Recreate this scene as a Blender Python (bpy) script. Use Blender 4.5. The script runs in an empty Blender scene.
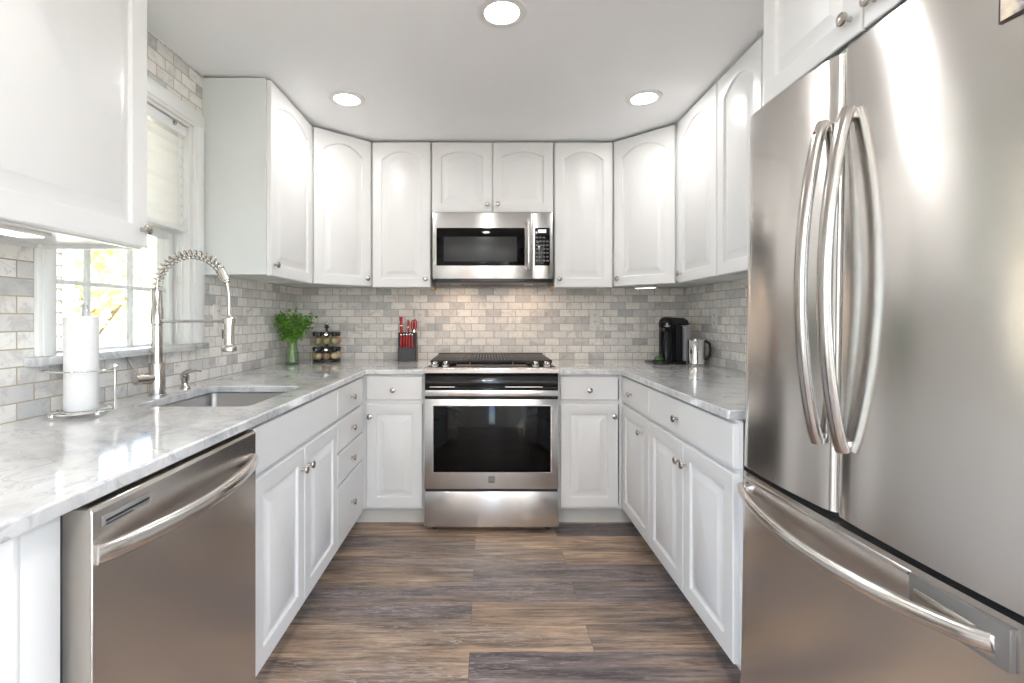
import bpy, bmesh, math, random
from mathutils import Vector, Matrix
R = math.radians
PI = math.pi
scene = bpy.context.scene
COL = scene.collection

# ------------------------------------------------------------------ camera
H = 1.205
cd = bpy.data.cameras.new('camera')
cam = bpy.data.objects.new('camera', cd)
COL.objects.link(cam)
cam.location = (0, 0, H)
cam.rotation_euler = (R(90), 0, 0)
cd.sensor_width = 36.0
cd.lens = 472.3 * 36 / 1024
cd.shift_x = (512 - 486.6) / 1024
cd.shift_y = -(341.5 - 318.5) / 1024
cd.clip_start = 0.02
cd.clip_end = 200
scene.camera = cam

# ------------------------------------------------------------------ light, exposure
scene.view_settings.view_transform = 'Standard'
scene.view_settings.look = 'None'
scene.view_settings.gamma = 1
scene.view_settings.use_curve_mapping = False
scene.view_settings.exposure = 1.40
scene.cycles.max_bounces = 10
scene.cycles.diffuse_bounces = 6
scene.cycles.glossy_bounces = 5
scene.cycles.transparent_max_bounces = 12
scene.cycles.sample_clamp_indirect = 6
scene.cycles.caustics_reflective = False
scene.cycles.caustics_refractive = False
scene.cycles.use_denoising = True

w = bpy.data.worlds.new('sky')
scene.world = w
w.use_nodes = True
wn = w.node_tree.nodes
wb = wn['Background']
sky = wn.new('ShaderNodeTexSky')
sky.sky_type = 'HOSEK_WILKIE'
sky.turbidity = 4
sky.sun_direction = (0.45, 0.3, 0.84)
tint = wn.new('ShaderNodeMix')
tint.data_type = 'RGBA'
tint.blend_type = 'MULTIPLY'
tint.inputs[0].default_value = 1
tint.inputs[7].default_value = (1, .96, .93, 1)
w.node_tree.links.new(sky.outputs[0], tint.inputs[6])
w.node_tree.links.new(tint.outputs[2], wb.inputs[0])
wb.inputs[1].default_value = 29

sd = bpy.data.lights.new('sun', 'SUN')
sd.energy = 26
sd.angle = R(1)
sd.color = (1, .96, .88)
so = bpy.data.objects.new('sun', sd)
COL.objects.link(so)
so.rotation_euler = Vector((0.45, 0.3, 0.84)).to_track_quat('Z', 'Y').to_euler()

CAN_W = 1.4        # watts of one recessed kitchen light
FILL_W = 11.5      # and of one unseen fill light added in the room behind


def area(name, loc, rot, sx, sy, power, color=(1, 1, 1), shape='RECTANGLE', parent=None, portal=False, spread=None):
    l = bpy.data.lights.new(name, 'AREA')
    l.shape = shape
    l.size = sx
    if shape in ('RECTANGLE', 'ELLIPSE'):
        l.size_y = sy
    l.energy = power
    l.color = color
    if spread:
        l.spread = spread
    if portal:
        l.cycles.is_portal = True
    o = bpy.data.objects.new(name, l)
    COL.objects.link(o)
    o.location = loc
    o.rotation_euler = rot
    if parent:
        o.parent = parent
    return o


# portals at the window openings: they only guide the sky light that comes through
area('window_daylight_portal', (-1.47, 1.795, 1.59), (0, R(-90), 0), .98, .70, 1, portal=True)
area('side_daylight_portal', (-3.50, -2.1, 1.35), (0, R(-90), 0), 1.9, 2.2, 1, portal=True)
area('side_daylight_portal', (2.72, -2.1, 1.35), (0, R(90), 0), 1.9, 2.2, 1, portal=True)
area('rear_daylight_portal', (.1, -3.72, 1.2), (R(90), 0, 0), .42, 2.0, 1, portal=True)

# ------------------------------------------------------------------ materials
MATS = {}


def nmat(name):
    m = bpy.data.materials.new(name)
    m.use_nodes = True
    nt = m.node_tree
    b = nt.nodes['Principled BSDF']
    return m, nt, b


def N(nt, typ, **kw):
    n = nt.nodes.new(typ)
    for k, v in kw.items():
        setattr(n, k, v)
    return n


def L(nt, a, b):
    nt.links.new(a, b)


def noise(nt, vec, scale, detail=3, rough=.5, dist=0):
    n = N(nt, 'ShaderNodeTexNoise')
    n.inputs['Scale'].default_value = scale
    n.inputs['Detail'].default_value = detail
    n.inputs['Roughness'].default_value = rough
    n.inputs['Distortion'].default_value = dist
    if vec is not None:
        L(nt, vec, n.inputs['Vector'])
    return n


def ramp(nt, fac, stops, interp='LINEAR'):
    r = N(nt, 'ShaderNodeValToRGB')
    r.color_ramp.interpolation = interp
    els = r.color_ramp.elements
    while len(els) < len(stops):
        els.new(.5)
    for e, (p, c) in zip(els, stops):
        e.position = p
        e.color = tuple(c) + (1,) if len(c) == 3 else c
    L(nt, fac, r.inputs[0])
    return r


def mixc(nt, fac, a, b, mode='MIX'):
    n = N(nt, 'ShaderNodeMix', data_type='RGBA', blend_type=mode)
    for sock, v in ((n.inputs[0], fac), (n.inputs[6], a), (n.inputs[7], b)):
        if isinstance(v, (int, float)):
            sock.default_value = v
        elif isinstance(v, tuple):
            sock.default_value = v + (1,) if len(v) == 3 else v
        else:
            L(nt, v, sock)
    return n.outputs[2]


def bump(nt, b, h, strength, dist=.002):
    n = N(nt, 'ShaderNodeBump')
    n.inputs['Strength'].default_value = strength
    n.inputs['Distance'].default_value = dist
    L(nt, h, n.inputs['Height'])
    L(nt, n.outputs[0], b.inputs['Normal'])
    return n


def mapping(nt, scale=(1, 1, 1), coord='Object', rot=(0, 0, 0), loc=(0, 0, 0)):
    if coord == 'World':
        out = N(nt, 'ShaderNodeNewGeometry').outputs['Position']
    else:
        out = N(nt, 'ShaderNodeTexCoord').outputs[coord]
    m = N(nt, 'ShaderNodeMapping')
    m.inputs['Scale'].default_value = scale
    m.inputs['Rotation'].default_value = rot
    m.inputs['Location'].default_value = loc
    L(nt, out, m.inputs[0])
    return m.outputs[0]


def simple(name, col, rough=.5, metal=0, var=.04, scale=8, coat=0, bmp=0):
    m, nt, b = nmat(name)
    v = mapping(nt)
    n = noise(nt, v, scale, 3)
    lo = tuple(max(0, c * (1 - var)) for c in col)
    hi = tuple(min(1, c * (1 + var)) for c in col)
    r = ramp(nt, n.outputs[0], [(.3, lo), (.7, hi)])
    L(nt, r.outputs[0], b.inputs['Base Color'])
    b.inputs['Roughness'].default_value = rough
    b.inputs['Metallic'].default_value = metal
    b.inputs['Coat Weight'].default_value = coat
    if bmp:
        n2 = noise(nt, v, 60, 3)
        bump(nt, b, n2.outputs[0], bmp, .001)
    MATS[name] = m
    return m


def steel(name, col, rough=.22, brush='X', amount=.25, aniso=0):
    """brushed metal: fine lines along one local axis"""
    m, nt, b = nmat(name)
    sc = {'X': (2.5, 260, 260), 'Y': (260, 2, 260), 'Z': (260, 260, 2)}[brush]
    v = mapping(nt, sc)
    n = noise(nt, v, 1.0, 2)
    lo = tuple(c * (.985 if aniso else .95) for c in col)
    r = ramp(nt, n.outputs[0], [(.3, lo), (.7, col)])
    L(nt, r.outputs[0], b.inputs['Base Color'])
    b.inputs['Metallic'].default_value = 1
    rr = N(nt, 'ShaderNodeMapRange')
    rr.inputs[3].default_value = rough * (.95 if aniso else .8)
    rr.inputs[4].default_value = rough * (1.05 if aniso else 1.25)
    L(nt, n.outputs[0], rr.inputs[0])
    if aniso:
        b.inputs['Roughness'].default_value = rough
    else:
        L(nt, rr.outputs[0], b.inputs['Roughness'])
    if not aniso:
        bump(nt, b, n.outputs[0], amount, .0006)
    if aniso:      # brushed sideways, so reflections smear up and down
        b.inputs['Anisotropic'].default_value = aniso
        cx = N(nt, 'ShaderNodeVectorTransform', vector_type='VECTOR', convert_from='OBJECT', convert_to='WORLD')
        cx.inputs[0].default_value = (0, 0, 1)
        L(nt, cx.outputs[0], b.inputs['Tangent'])
    MATS[name] = m
    return m


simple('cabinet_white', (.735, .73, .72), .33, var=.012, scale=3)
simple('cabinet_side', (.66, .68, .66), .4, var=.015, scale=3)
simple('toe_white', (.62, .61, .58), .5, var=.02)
simple('trim_white', (.80, .80, .78), .35, var=.01)
simple('plaster', (.78, .77, .76), .85, var=.01, scale=2, bmp=.05)
simple('beige_paint', (.72, .69, .65), .8, var=.02)
simple('door_edge_steel', (.42, .39, .35), .5, .5, .05)
simple('ceiling_paint', (.92, .925, .935), .9, var=.012, scale=1.5)
steel('stainless', (.68, .66, .64), .25, 'X', .15, .75)
steel('stainless_bright', (.72, .70, .68), .2, 'X', .12)
steel('stainless_upright', (.76, .735, .705), .20, 'X', .10, .8)
steel('sink_steel', (.40, .38, .365), .36, 'X', .3)
steel('nickel', (.60, .565, .53), .2, 'Z', .08)
simple('knob_nickel', (.50, .46, .42), .24, 1, .03)
steel('handle_steel', (.50, .47, .44), .2, 'Z', .05)
simple('reflection_grey', (.20, .19, .18), .35, .4, .05)  # grey of the reflection built as a plate on the freezer
simple('chrome', (.78, .78, .78), .07, 1, .01)
simple('black_gloss', (.006, .006, .007), .07, 0, .2)
simple('black_plastic', (.012, .012, .013), .32, 0, .2)
simple('cast_iron', (.022, .022, .023), .38, 0, .3, scale=60, bmp=.2)
simple('oven_glass', (.003, .003, .003), .06, 0, .2)
simple('dark_gap', (.02, .02, .02), .8)
simple('grey_plastic', (.26, .25, .24), .4)
simple('badge_grey', (.12, .115, .11), .4)
simple('appliance_side', (.20, .195, .19), .45, .6, .05)
simple('paper', (.74, .735, .72), .95, 0, .02, scale=40, bmp=.35)
simple('outlet_white', (.74, .72, .68), .4, 0, .01)
simple('outlet_slot', (.05, .05, .05), .6)
simple('handle_red', (.50, .018, .02), .3, 0, .15)
simple('block_grey', (.055, .055, .06), .5, 0, .4, scale=90, bmp=.5)
simple('cap_black', (.02, .02, .02), .3, 0, .1)
simple('spice_tan', (.62, .50, .30), .9, 0, .35, scale=200)
simple('spice_red', (.48, .20, .11), .9, 0, .35, scale=200)
simple('spice_green', (.40, .36, .18), .9, 0, .4, scale=200)
simple('spice_brown', (.36, .24, .13), .9, 0, .4, scale=200)
simple('leaf', (.17, .38, .04), .45, 0, .45, scale=14)
simple('leaf_dark', (.05, .16, .02), .45, 0, .4, scale=14)
simple('stem', (.25, .42, .08), .5, 0, .25, scale=30)
simple('capsule_green', (.05, .12, .03), .35, 0, .2)
simple('core_card', (.55, .47, .37), .8)
simple('bounce_slab', (.62, .60, .56), .9)
simple('siding', (.17, .14, .105), .7, 0, .03)
simple('lawn', (.24, .25, .19), .95, 0, .4, scale=5)
simple('bark', (.16, .11, .07), .9, 0, .3)
simple('photo_border', (.035, .015, .01), .4)
simple('brass_light', (.55, .42, .28), .3, 1)
simple('wood_block', (.50, .33, .18), .6, 0, .2)


MATS['black_gloss'].node_tree.nodes['Principled BSDF'].inputs['Specular IOR Level'].default_value = .35
MATS['oven_glass'].node_tree.nodes['Principled BSDF'].inputs['Specular IOR Level'].default_value = .22


def m_plain(name, col, rough=.5, alpha=1, trans=0):
    m, nt, b = nmat(name)
    b.inputs['Base Color'].default_value = tuple(col) + (1,)
    b.inputs['Roughness'].default_value = rough
    b.inputs['Transmission Weight'].default_value = trans
    MATS[name] = m
    return m


def m_emit(name, col, s):
    m, nt, b = nmat(name)
    b.inputs['Base Color'].default_value = (.8, .8, .8, 1)
    b.inputs['Emission Color'].default_value = tuple(col) + (1,)
    b.inputs['Emission Strength'].default_value = s
    MATS[name] = m


m_emit('lamp_glow', (1, .98, .95), 6)
m_emit('strip_glow', (1, .98, .95), 1.2)
m_emit('display_glow', (.75, .8, .85), .35)


def m_glass(name, tint, gl=.08, rough=.02, ior=1.45):
    m = bpy.data.materials.new(name)
    m.use_nodes = True
    nt = m.node_tree
    nt.nodes.clear()
    out = N(nt, 'ShaderNodeOutputMaterial')
    tr = N(nt, 'ShaderNodeBsdfTransparent')
    tr.inputs[0].default_value = tuple(tint) + (1,)
    g = N(nt, 'ShaderNodeBsdfGlossy')
    g.inputs['Roughness'].default_value = rough
    lw = N(nt, 'ShaderNodeLayerWeight')
    lw.inputs[0].default_value = .5
    pw = N(nt, 'ShaderNodeMath', operation='POWER')
    L(nt, lw.outputs['Facing'], pw.inputs[0])
    pw.inputs[1].default_value = 4
    f = N(nt, 'ShaderNodeMapRange')
    f.inputs[3].default_value = .04
    f.inputs[4].default_value = .8
    L(nt, pw.outputs[0], f.inputs[0])
    mx = N(nt, 'ShaderNodeMixShader')
    L(nt, f.outputs[0], mx.inputs[0])
    L(nt, tr.outputs[0], mx.inputs[1])
    L(nt, g.outputs[0], mx.inputs[2])
    L(nt, mx.outputs[0], out.inputs[0])
    MATS[name] = m


m_glass('window_glass', (.97, .985, .98))
m_glass('jar_glass', (.93, .93, .92))
m_glass('vase_glass', (.90, .95, .88))
simple('tank_grey', (.26, .26, .27), .18)


def m_crown():
    m = simple('crown', (.62, .57, .33), .8, 0, .25, scale=3)
    nt = m.node_tree
    out = nt.nodes['Material Output']
    t = N(nt, 'ShaderNodeBsdfTranslucent')
    t.inputs[0].default_value = (.65, .60, .34, 1)
    mx = N(nt, 'ShaderNodeMixShader')
    mx.inputs[0].default_value = .5
    L(nt, nt.nodes['Principled BSDF'].outputs[0], mx.inputs[1])
    L(nt, t.outputs[0], mx.inputs[2])
    L(nt, mx.outputs[0], out.inputs[0])


m_crown()


def m_blind():
    m, nt, b = nmat('blind_white')
    b.inputs['Base Color'].default_value = (.86, .86, .85, 1)
    b.inputs['Roughness'].default_value = .5
    out = nt.nodes['Material Output']
    t = N(nt, 'ShaderNodeBsdfTranslucent')
    t.inputs[0].default_value = (.95, .95, .94, 1)
    mx = N(nt, 'ShaderNodeMixShader')
    mx.inputs[0].default_value = .6
    L(nt, b.outputs[0], mx.inputs[1])
    L(nt, t.outputs[0], mx.inputs[2])
    L(nt, mx.outputs[0], out.inputs[0])
    MATS['blind_white'] = m


m_blind()


def m_tile(name, axis):
    m, nt, b = nmat(name)
    pos = N(nt, 'ShaderNodeNewGeometry').outputs['Position']
    sep = N(nt, 'ShaderNodeSeparateXYZ')
    L(nt, pos, sep.inputs[0])
    cmb = N(nt, 'ShaderNodeCombineXYZ')
    L(nt, sep.outputs[axis], cmb.inputs[0])
    L(nt, sep.outputs['Z'], cmb.inputs[1])
    mp = N(nt, 'ShaderNodeMapping')
    mp.inputs['Location'].default_value = (20.03, .0005, 0)
    L(nt, cmb.outputs[0], mp.inputs[0])
    br = N(nt, 'ShaderNodeTexBrick')
    br.offset = .5
    br.inputs['Scale'].default_value = 1
    br.inputs['Brick Width'].default_value = .1035
    br.inputs['Row Height'].default_value = .0508
    br.inputs['Mortar Size'].default_value = .0022
    br.inputs['Mortar Smooth'].default_value = .25
    br.inputs['Bias'].default_value = 0
    br.inputs['Color1'].default_value = (0, 0, 0, 1)
    br.inputs['Color2'].default_value = (1, 1, 1, 1)
    br.inputs['Mortar'].default_value = (.5, .5, .5, 1)
    L(nt, mp.outputs[0], br.inputs['Vector'])
    tone = ramp(nt, br.outputs['Color'], [(0, (.50, .50, .49)), (.14, (.62, .61, .59)), (.35, (.74, .72, .685)),
                                          (.7, (.80, .775, .73)), (1, (.85, .83, .79))])
    # each tile is cut from another spot of the marble
    off = N(nt, 'ShaderNodeVectorMath', operation='MULTIPLY_ADD')
    L(nt, br.outputs['Color'], off.inputs[0])
    off.inputs[1].default_value = (7, 5, 9)
    L(nt, pos, off.inputs[2])
    n1 = noise(nt, off.outputs[0], 9, 5, .6, 1.2)
    vein = ramp(nt, n1.outputs[0], [(.36, (.80, .79, .79)), (.47, (1.0, 1.0, 1.0)), (.62, (1.04, 1.03, 1.02)), (.75, (.9, .89, .88))])
    c = mixc(nt, 1.0, tone.outputs[0], vein.outputs[0], 'MULTIPLY')
    n2 = noise(nt, off.outputs[0], 5, 4, .6, 2.5)
    v2 = ramp(nt, n2.outputs[0], [(.485, (0, 0, 0)), (.5, (1, 1, 1)), (.515, (0, 0, 0))])
    vf = N(nt, 'ShaderNodeMath', operation='MULTIPLY')
    L(nt, v2.outputs[0], vf.inputs[0])
    vf.inputs[1].default_value = .35
    c = mixc(nt, vf.outputs[0], c, (.36, .36, .37))
    c = mixc(nt, br.outputs['Fac'], c, (.47, .385, .29))
    L(nt, c, b.inputs['Base Color'])
    rg = N(nt, 'ShaderNodeMapRange')
    rg.inputs[3].default_value = .28
    rg.inputs[4].default_value = .85
    L(nt, br.outputs['Fac'], rg.inputs[0])
    L(nt, rg.outputs[0], b.inputs['Roughness'])
    inv = N(nt, 'ShaderNodeMath', operation='SUBTRACT')
    inv.inputs[0].default_value = 1
    L(nt, br.outputs['Fac'], inv.inputs[1])
    bump(nt, b, inv.outputs[0], .6, .002)
    MATS[name] = m


m_tile('tile_side', 'Y')
m_tile('tile_back', 'X')


def m_marble():
    m, nt, b = nmat('marble')
    v = mapping(nt, (1, 1, 1), 'World', rot=(0, 0, R(35)))
    warp = noise(nt, v, 2.2, 4, .6)
    add = N(nt, 'ShaderNodeVectorMath', operation='MULTIPLY_ADD')
    L(nt, warp.outputs['Color'], add.inputs[0])
    add.inputs[1].default_value = (.55, .55, .55)
    L(nt, v, add.inputs[2])
    st = N(nt, 'ShaderNodeMapping')
    st.inputs['Scale'].default_value = (1, 2.4, 1)
    L(nt, add.outputs[0], st.inputs[0])
    n1 = noise(nt, st.outputs[0], 3.2, 7, .62, .5)
    cloud = ramp(nt, n1.outputs[0], [(.30, (.44, .44, .445)), (.43, (.56, .56, .56)), (.54, (.665, .665, .66)), (.75, (.71, .71, .705))])
    n2 = noise(nt, st.outputs[0], 2.6, 6, .6, 1.0)
    v2 = ramp(nt, n2.outputs[0], [(.475, (0, 0, 0)), (.5, (1, 1, 1)), (.525, (0, 0, 0))])
    n3 = noise(nt, add.outputs[0], 9, 6, .65, 1.5)
    v3 = ramp(nt, n3.outputs[0], [(.48, (0, 0, 0)), (.5, (1, 1, 1)), (.52, (0, 0, 0))])
    f2 = N(nt, 'ShaderNodeMath', operation='MULTIPLY')
    L(nt, v2.outputs[0], f2.inputs[0])
    f2.inputs[1].default_value = .62
    f3 = N(nt, 'ShaderNodeMath', operation='MULTIPLY')
    L(nt, v3.outputs[0], f3.inputs[0])
    f3.inputs[1].default_value = .30
    c = mixc(nt, f2.outputs[0], cloud.outputs[0], (.34, .345, .36))
    c = mixc(nt, f3.outputs[0], c, (.40, .40, .41))
    L(nt, c, b.inputs['Base Color'])
    b.inputs['Roughness'].default_value = .09
    b.inputs['Coat Weight'].default_value = .3
    b.inputs['Coat Roughness'].default_value = .05
    MATS['marble'] = m


m_marble()


def m_floor():
    m, nt, b = nmat('plank_floor')
    pos = N(nt, 'ShaderNodeNewGeometry').outputs['Position']
    mp = N(nt, 'ShaderNodeMapping')
    mp.inputs['Location'].default_value = (20.35, 20.03, 0)
    L(nt, pos, mp.inputs[0])
    br = N(nt, 'ShaderNodeTexBrick')
    br.offset = .37
    br.offset_frequency = 2
    br.inputs['Scale'].default_value = 1
    br.inputs['Brick Width'].default_value = 1.22
    br.inputs['Row Height'].default_value = .152
    br.inputs['Mortar Size'].default_value = .0007
    br.inputs['Mortar Smooth'].default_value = .2
    br.inputs['Color1'].default_value = (0, 0, 0, 1)
    br.inputs['Color2'].default_value = (1, 1, 1, 1)
    br.inputs['Mortar'].default_value = (.5, .5, .5, 1)
    L(nt, mp.outputs[0], br.inputs['Vector'])
    off = N(nt, 'ShaderNodeVectorMath', operation='MULTIPLY_ADD')
    L(nt, br.outputs['Color'], off.inputs[0])
    off.inputs[1].default_value = (11, 7, 3)
    L(nt, pos, off.inputs[2])
    g = N(nt, 'ShaderNodeMapping')
    g.inputs['Scale'].default_value = (2.4, 19, 1)
    L(nt, off.outputs[0], g.inputs[0])
    n1 = noise(nt, g.outputs[0], 1.0, 6, .65, .7)
    # broad tone: plank tone + slow drift along the board
    g2 = N(nt, 'ShaderNodeMapping')
    g2.inputs['Scale'].default_value = (1.1, 6, 1)
    L(nt, off.outputs[0], g2.inputs[0])
    n2 = noise(nt, g2.outputs[0], 1.0, 2, .5)
    a = N(nt, 'ShaderNodeMath', operation='MULTIPLY_ADD')
    L(nt, br.outputs['Color'], a.inputs[0])
    a.inputs[1].default_value = .5
    L(nt, n2.outputs[0], a.inputs[2])
    tone = ramp(nt, a.outputs[0], [(.45, (.12, .10, .108)), (.62, (.175, .145, .142)), (.78, (.27, .20, .152)), (1.0, (.40, .285, .20))])
    grain = ramp(nt, n1.outputs[0], [(.32, (.42, .42, .45)), (.44, (.80, .79, .80)), (.55, (1.12, 1.10, 1.08)), (.70, (1.55, 1.52, 1.48))])
    c = mixc(nt, 1.0, tone.outputs[0], grain.outputs[0], 'MULTIPLY')
    g4 = N(nt, 'ShaderNodeMapping')
    g4.inputs['Scale'].default_value = (5, 80, 1)
    L(nt, off.outputs[0], g4.inputs[0])
    n4 = noise(nt, g4.outputs[0], 1.0, 5, .7, .6)
    fine = ramp(nt, n4.outputs[0], [(.36, (.58, .57, .58)), (.5, (1, 1, 1)), (.64, (1.35, 1.34, 1.33))])
    c = mixc(nt, 1.0, c, fine.outputs[0], 'MULTIPLY')
    g3 = N(nt, 'ShaderNodeMapping')
    g3.inputs['Scale'].default_value = (9, 85, 1)
    L(nt, off.outputs[0], g3.inputs[0])
    n3 = noise(nt, g3.outputs[0], 1.0, 4, .7, 2.2)
    lime = ramp(nt, n3.outputs[0], [(.53, (0, 0, 0)), (.64, (.75, .75, .75))])
    msk = ramp(nt, n2.outputs[0], [(.35, (1, 1, 1)), (.55, (.25, .25, .25))])
    lm = mixc(nt, 1.0, lime.outputs[0], msk.outputs[0], 'MULTIPLY')
    c = mixc(nt, lm, c, (.50, .46, .44))
    c = mixc(nt, br.outputs['Fac'], c, (.07, .055, .05))
    L(nt, c, b.inputs['Base Color'])
    b.inputs['Roughness'].default_value = .42
    inv = N(nt, 'ShaderNodeMath', operation='SUBTRACT')
    L(nt, n1.outputs[0], inv.inputs[0])
    L(nt, br.outputs['Fac'], inv.inputs[1])
    bump(nt, b, inv.outputs[0], .25, .001)
    MATS['plank_floor'] = m


m_floor()


def m_photo():
    m, nt, b = nmat('magnet_photo')
    v = mapping(nt, (14, 14, 14))
    n = noise(nt, v, 1.6, 3, .6)
    r = ramp(nt, n.outputs[0], [(.35, (.10, .09, .10)), (.45, (.30, .27, .28)), (.55, (.62, .52, .46)), (.68, (.75, .66, .42))])
    L(nt, r.outputs[0], b.inputs['Base Color'])
    b.inputs['Roughness'].default_value = .3
    MATS['magnet_photo'] = m


m_photo()


# ------------------------------------------------------------------ mesh helpers
class MB:
    def __init__(s):
        s.bm = bmesh.new()

    def box(s, x0, x1, y0, y1, z0, z1, bev=0, seg=2):
        r = bmesh.ops.create_cube(s.bm, size=1)
        vs = r['verts']
        for v in vs:
            v.co = Vector(((x0 + x1) / 2 + v.co.x * (x1 - x0), (y0 + y1) / 2 + v.co.y * (y1 - y0), (z0 + z1) / 2 + v.co.z * (z1 - z0)))
        if bev:
            es = list({e for v in vs for e in v.link_edges})
            bmesh.ops.bevel(s.bm, geom=es, offset=bev, segments=seg, affect='EDGES', profile=.5)
        return s

    def cyl(s, p0, p1, r0, r1=None, n=24, caps=True):
        p0, p1 = Vector(p0), Vector(p1)
        r1 = r0 if r1 is None else r1
        d = (p1 - p0)
        q = d.to_track_quat('Z', 'Y')
        rings = []
        for p, r in ((p0, r0), (p1, r1)):
            rings.append([s.bm.verts.new(p + q @ Vector((r * math.cos(2 * PI * i / n), r * math.sin(2 * PI * i / n), 0))) for i in range(n)])
        for i in range(n):
            j = (i + 1) % n
            s.bm.faces.new((rings[0][i], rings[0][j], rings[1][j], rings[1][i]))
        if caps:
            s.bm.faces.new(rings[0][::-1])
            s.bm.faces.new(rings[1])
        return s

    def lathe(s, prof, c=(0, 0, 0), n=32, axis=(0, 0, 1)):
        """prof: (radius, height) pairs along the axis"""
        q = Vector(axis).to_track_quat('Z', 'Y')
        c = Vector(c)
        rings = []
        for r, h in prof:
            if r < 1e-6:
                rings.append([s.bm.verts.new(c + q @ Vector((0, 0, h)))])
            else:
                rings.append([s.bm.verts.new(c + q @ Vector((r * math.cos(2 * PI * i / n), r * math.sin(2 * PI * i / n), h))) for i in range(n)])
        for a, b in zip(rings, rings[1:]):
            for i in range(n):
                j = (i + 1) % n
                if len(a) == 1 and len(b) == 1:
                    break
                if len(a) == 1:
                    s.bm.faces.new((a[0], b[j], b[i]))
                elif len(b) == 1:
                    s.bm.faces.new((a[i], a[j], b[0]))
                else:
                    s.bm.faces.new((a[i], a[j], b[j], b[i]))
        return s

    def tube(s, pts, r, n=12, closed=False, flat=None, up=None):
        """sweep; r a number or list; flat=(ra, rb) gives an oval section (ra along 'up')"""
        pts = [Vector(p) for p in pts]
        m = len(pts)
        rings = []
        prev = Vector(up) if up else None
        for i, p in enumerate(pts):
            if closed:
                t = (pts[(i + 1) % m] - pts[i - 1]).normalized()
            else:
                t = (pts[min(i + 1, m - 1)] - pts[max(i - 1, 0)]).normalized()
            if prev is None:
                prev = Vector((0, 0, 1)) if abs(t.z) < .9 else Vector((1, 0, 0))
            u = (prev - t * prev.dot(t)).normalized()
            if not up:
                prev = u
            v = t.cross(u)
            rr = r[i] if isinstance(r, (list, tuple)) else r
            ra, rb = (flat[0], flat[1]) if flat else (rr, rr)
            if flat and isinstance(r, (list, tuple)):
                ra, rb = ra * rr, rb * rr
            rings.append([s.bm.verts.new(p + u * ra * math.cos(2 * PI * k / n) + v * rb * math.sin(2 * PI * k / n)) for k in range(n)])
        rg = range(m) if closed else range(m - 1)
        for i in rg:
            a, b = rings[i], rings[(i + 1) % m]
            for k in range(n):
                j = (k + 1) % n
                s.bm.faces.new((a[k], a[j], b[j], b[k]))
        if not closed:
            s.bm.faces.new(rings[0][::-1])
            s.bm.faces.new(rings[-1])
        return s

    def prism(s, poly, axis, a, b):
        """extrude a 2D polygon along an axis: 'X' poly=(y,z), 'Y' poly=(x,z), 'Z' poly=(x,y)"""
        def P(u, v, w_):
            return {'X': (w_, u, v), 'Y': (u, w_, v), 'Z': (u, v, w_)}[axis]
        A = [s.bm.verts.new(P(u, v, a)) for u, v in poly]
        B = [s.bm.verts.new(P(u, v, b)) for u, v in poly]
        n = len(poly)
        for i in range(n):
            j = (i + 1) % n
            s.bm.faces.new((A[i], A[j], B[j], B[i]))
        s.bm.faces.new(A[::-1])
        s.bm.faces.new(B)
        return s

    def sphere(s, c, r, u=16, v=10, sc=(1, 1, 1)):
        mat = Matrix.Translation(Vector(c)) @ Matrix.Diagonal((sc[0], sc[1], sc[2], 1))
        bmesh.ops.create_uvsphere(s.bm, u_segments=u, v_segments=v, radius=r, matrix=mat)
        return s

    def build(s, name, mat, parent=None, loc=None, rot=None, smooth=True, bevel=0, seg=2, angle=35):
        bm = s.bm
        bmesh.ops.recalc_face_normals(bm, faces=bm.faces[:])
        me = bpy.data.meshes.new(name)
        bm.to_mesh(me)
        bm.free()
        if smooth:
            me.shade_smooth()
            me.set_sharp_from_angle(angle=R(angle))
        me.materials.append(MATS[mat] if isinstance(mat, str) else mat)
        o = bpy.data.objects.new(name, me)
        COL.objects.link(o)
        if parent:
            o.parent = parent
        if loc:
            o.location = loc
        if rot:
            o.rotation_euler = rot
        if bevel:
            b = o.modifiers.new('edge', 'BEVEL')
            b.width = bevel
            b.segments = seg
            b.limit_method = 'ANGLE'
            b.angle_limit = R(40)
            b.harden_normals = False
        return o


def thing(name, label, cat, loc=(0, 0, 0), rotz=0, group=None, rot=None):
    o = bpy.data.objects.new(name, None)
    o.empty_display_size = .1
    COL.objects.link(o)
    o.location = loc
    o.rotation_euler = rot if rot else (0, 0, rotz)
    o['label'] = label
    o['category'] = cat
    if group:
        o['group'] = group
    return o


def tag(o, label, cat, group=None):
    o['label'] = label
    o['category'] = cat
    if group:
        o['group'] = group
    return o


def struct(o):
    o['kind'] = 'structure'
    return o


def dup(root, loc=None, rotz=None, label=None, group=None):
    r = root.copy()
    COL.objects.link(r)
    if loc:
        r.location = loc
    if rotz is not None:
        r.rotation_euler = (0, 0, rotz)
    if label:
        r['label'] = label
    if group:
        r['group'] = group
    for ch in list(root.children):
        c = ch.copy()
        COL.objects.link(c)
        c.parent = r
        for g in list(ch.children):
            d = g.copy()
            COL.objects.link(d)
            d.parent = c
    return r


# ------------------------------------------------------------------ room
XL, XR, YB, ZC = -1.336, 1.413, 3.338, 2.345
YR = -3.6
WY0, WY1, WZ0, WZ1 = 1.447, 2.14, 1.092, 2.078    # window opening

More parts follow.
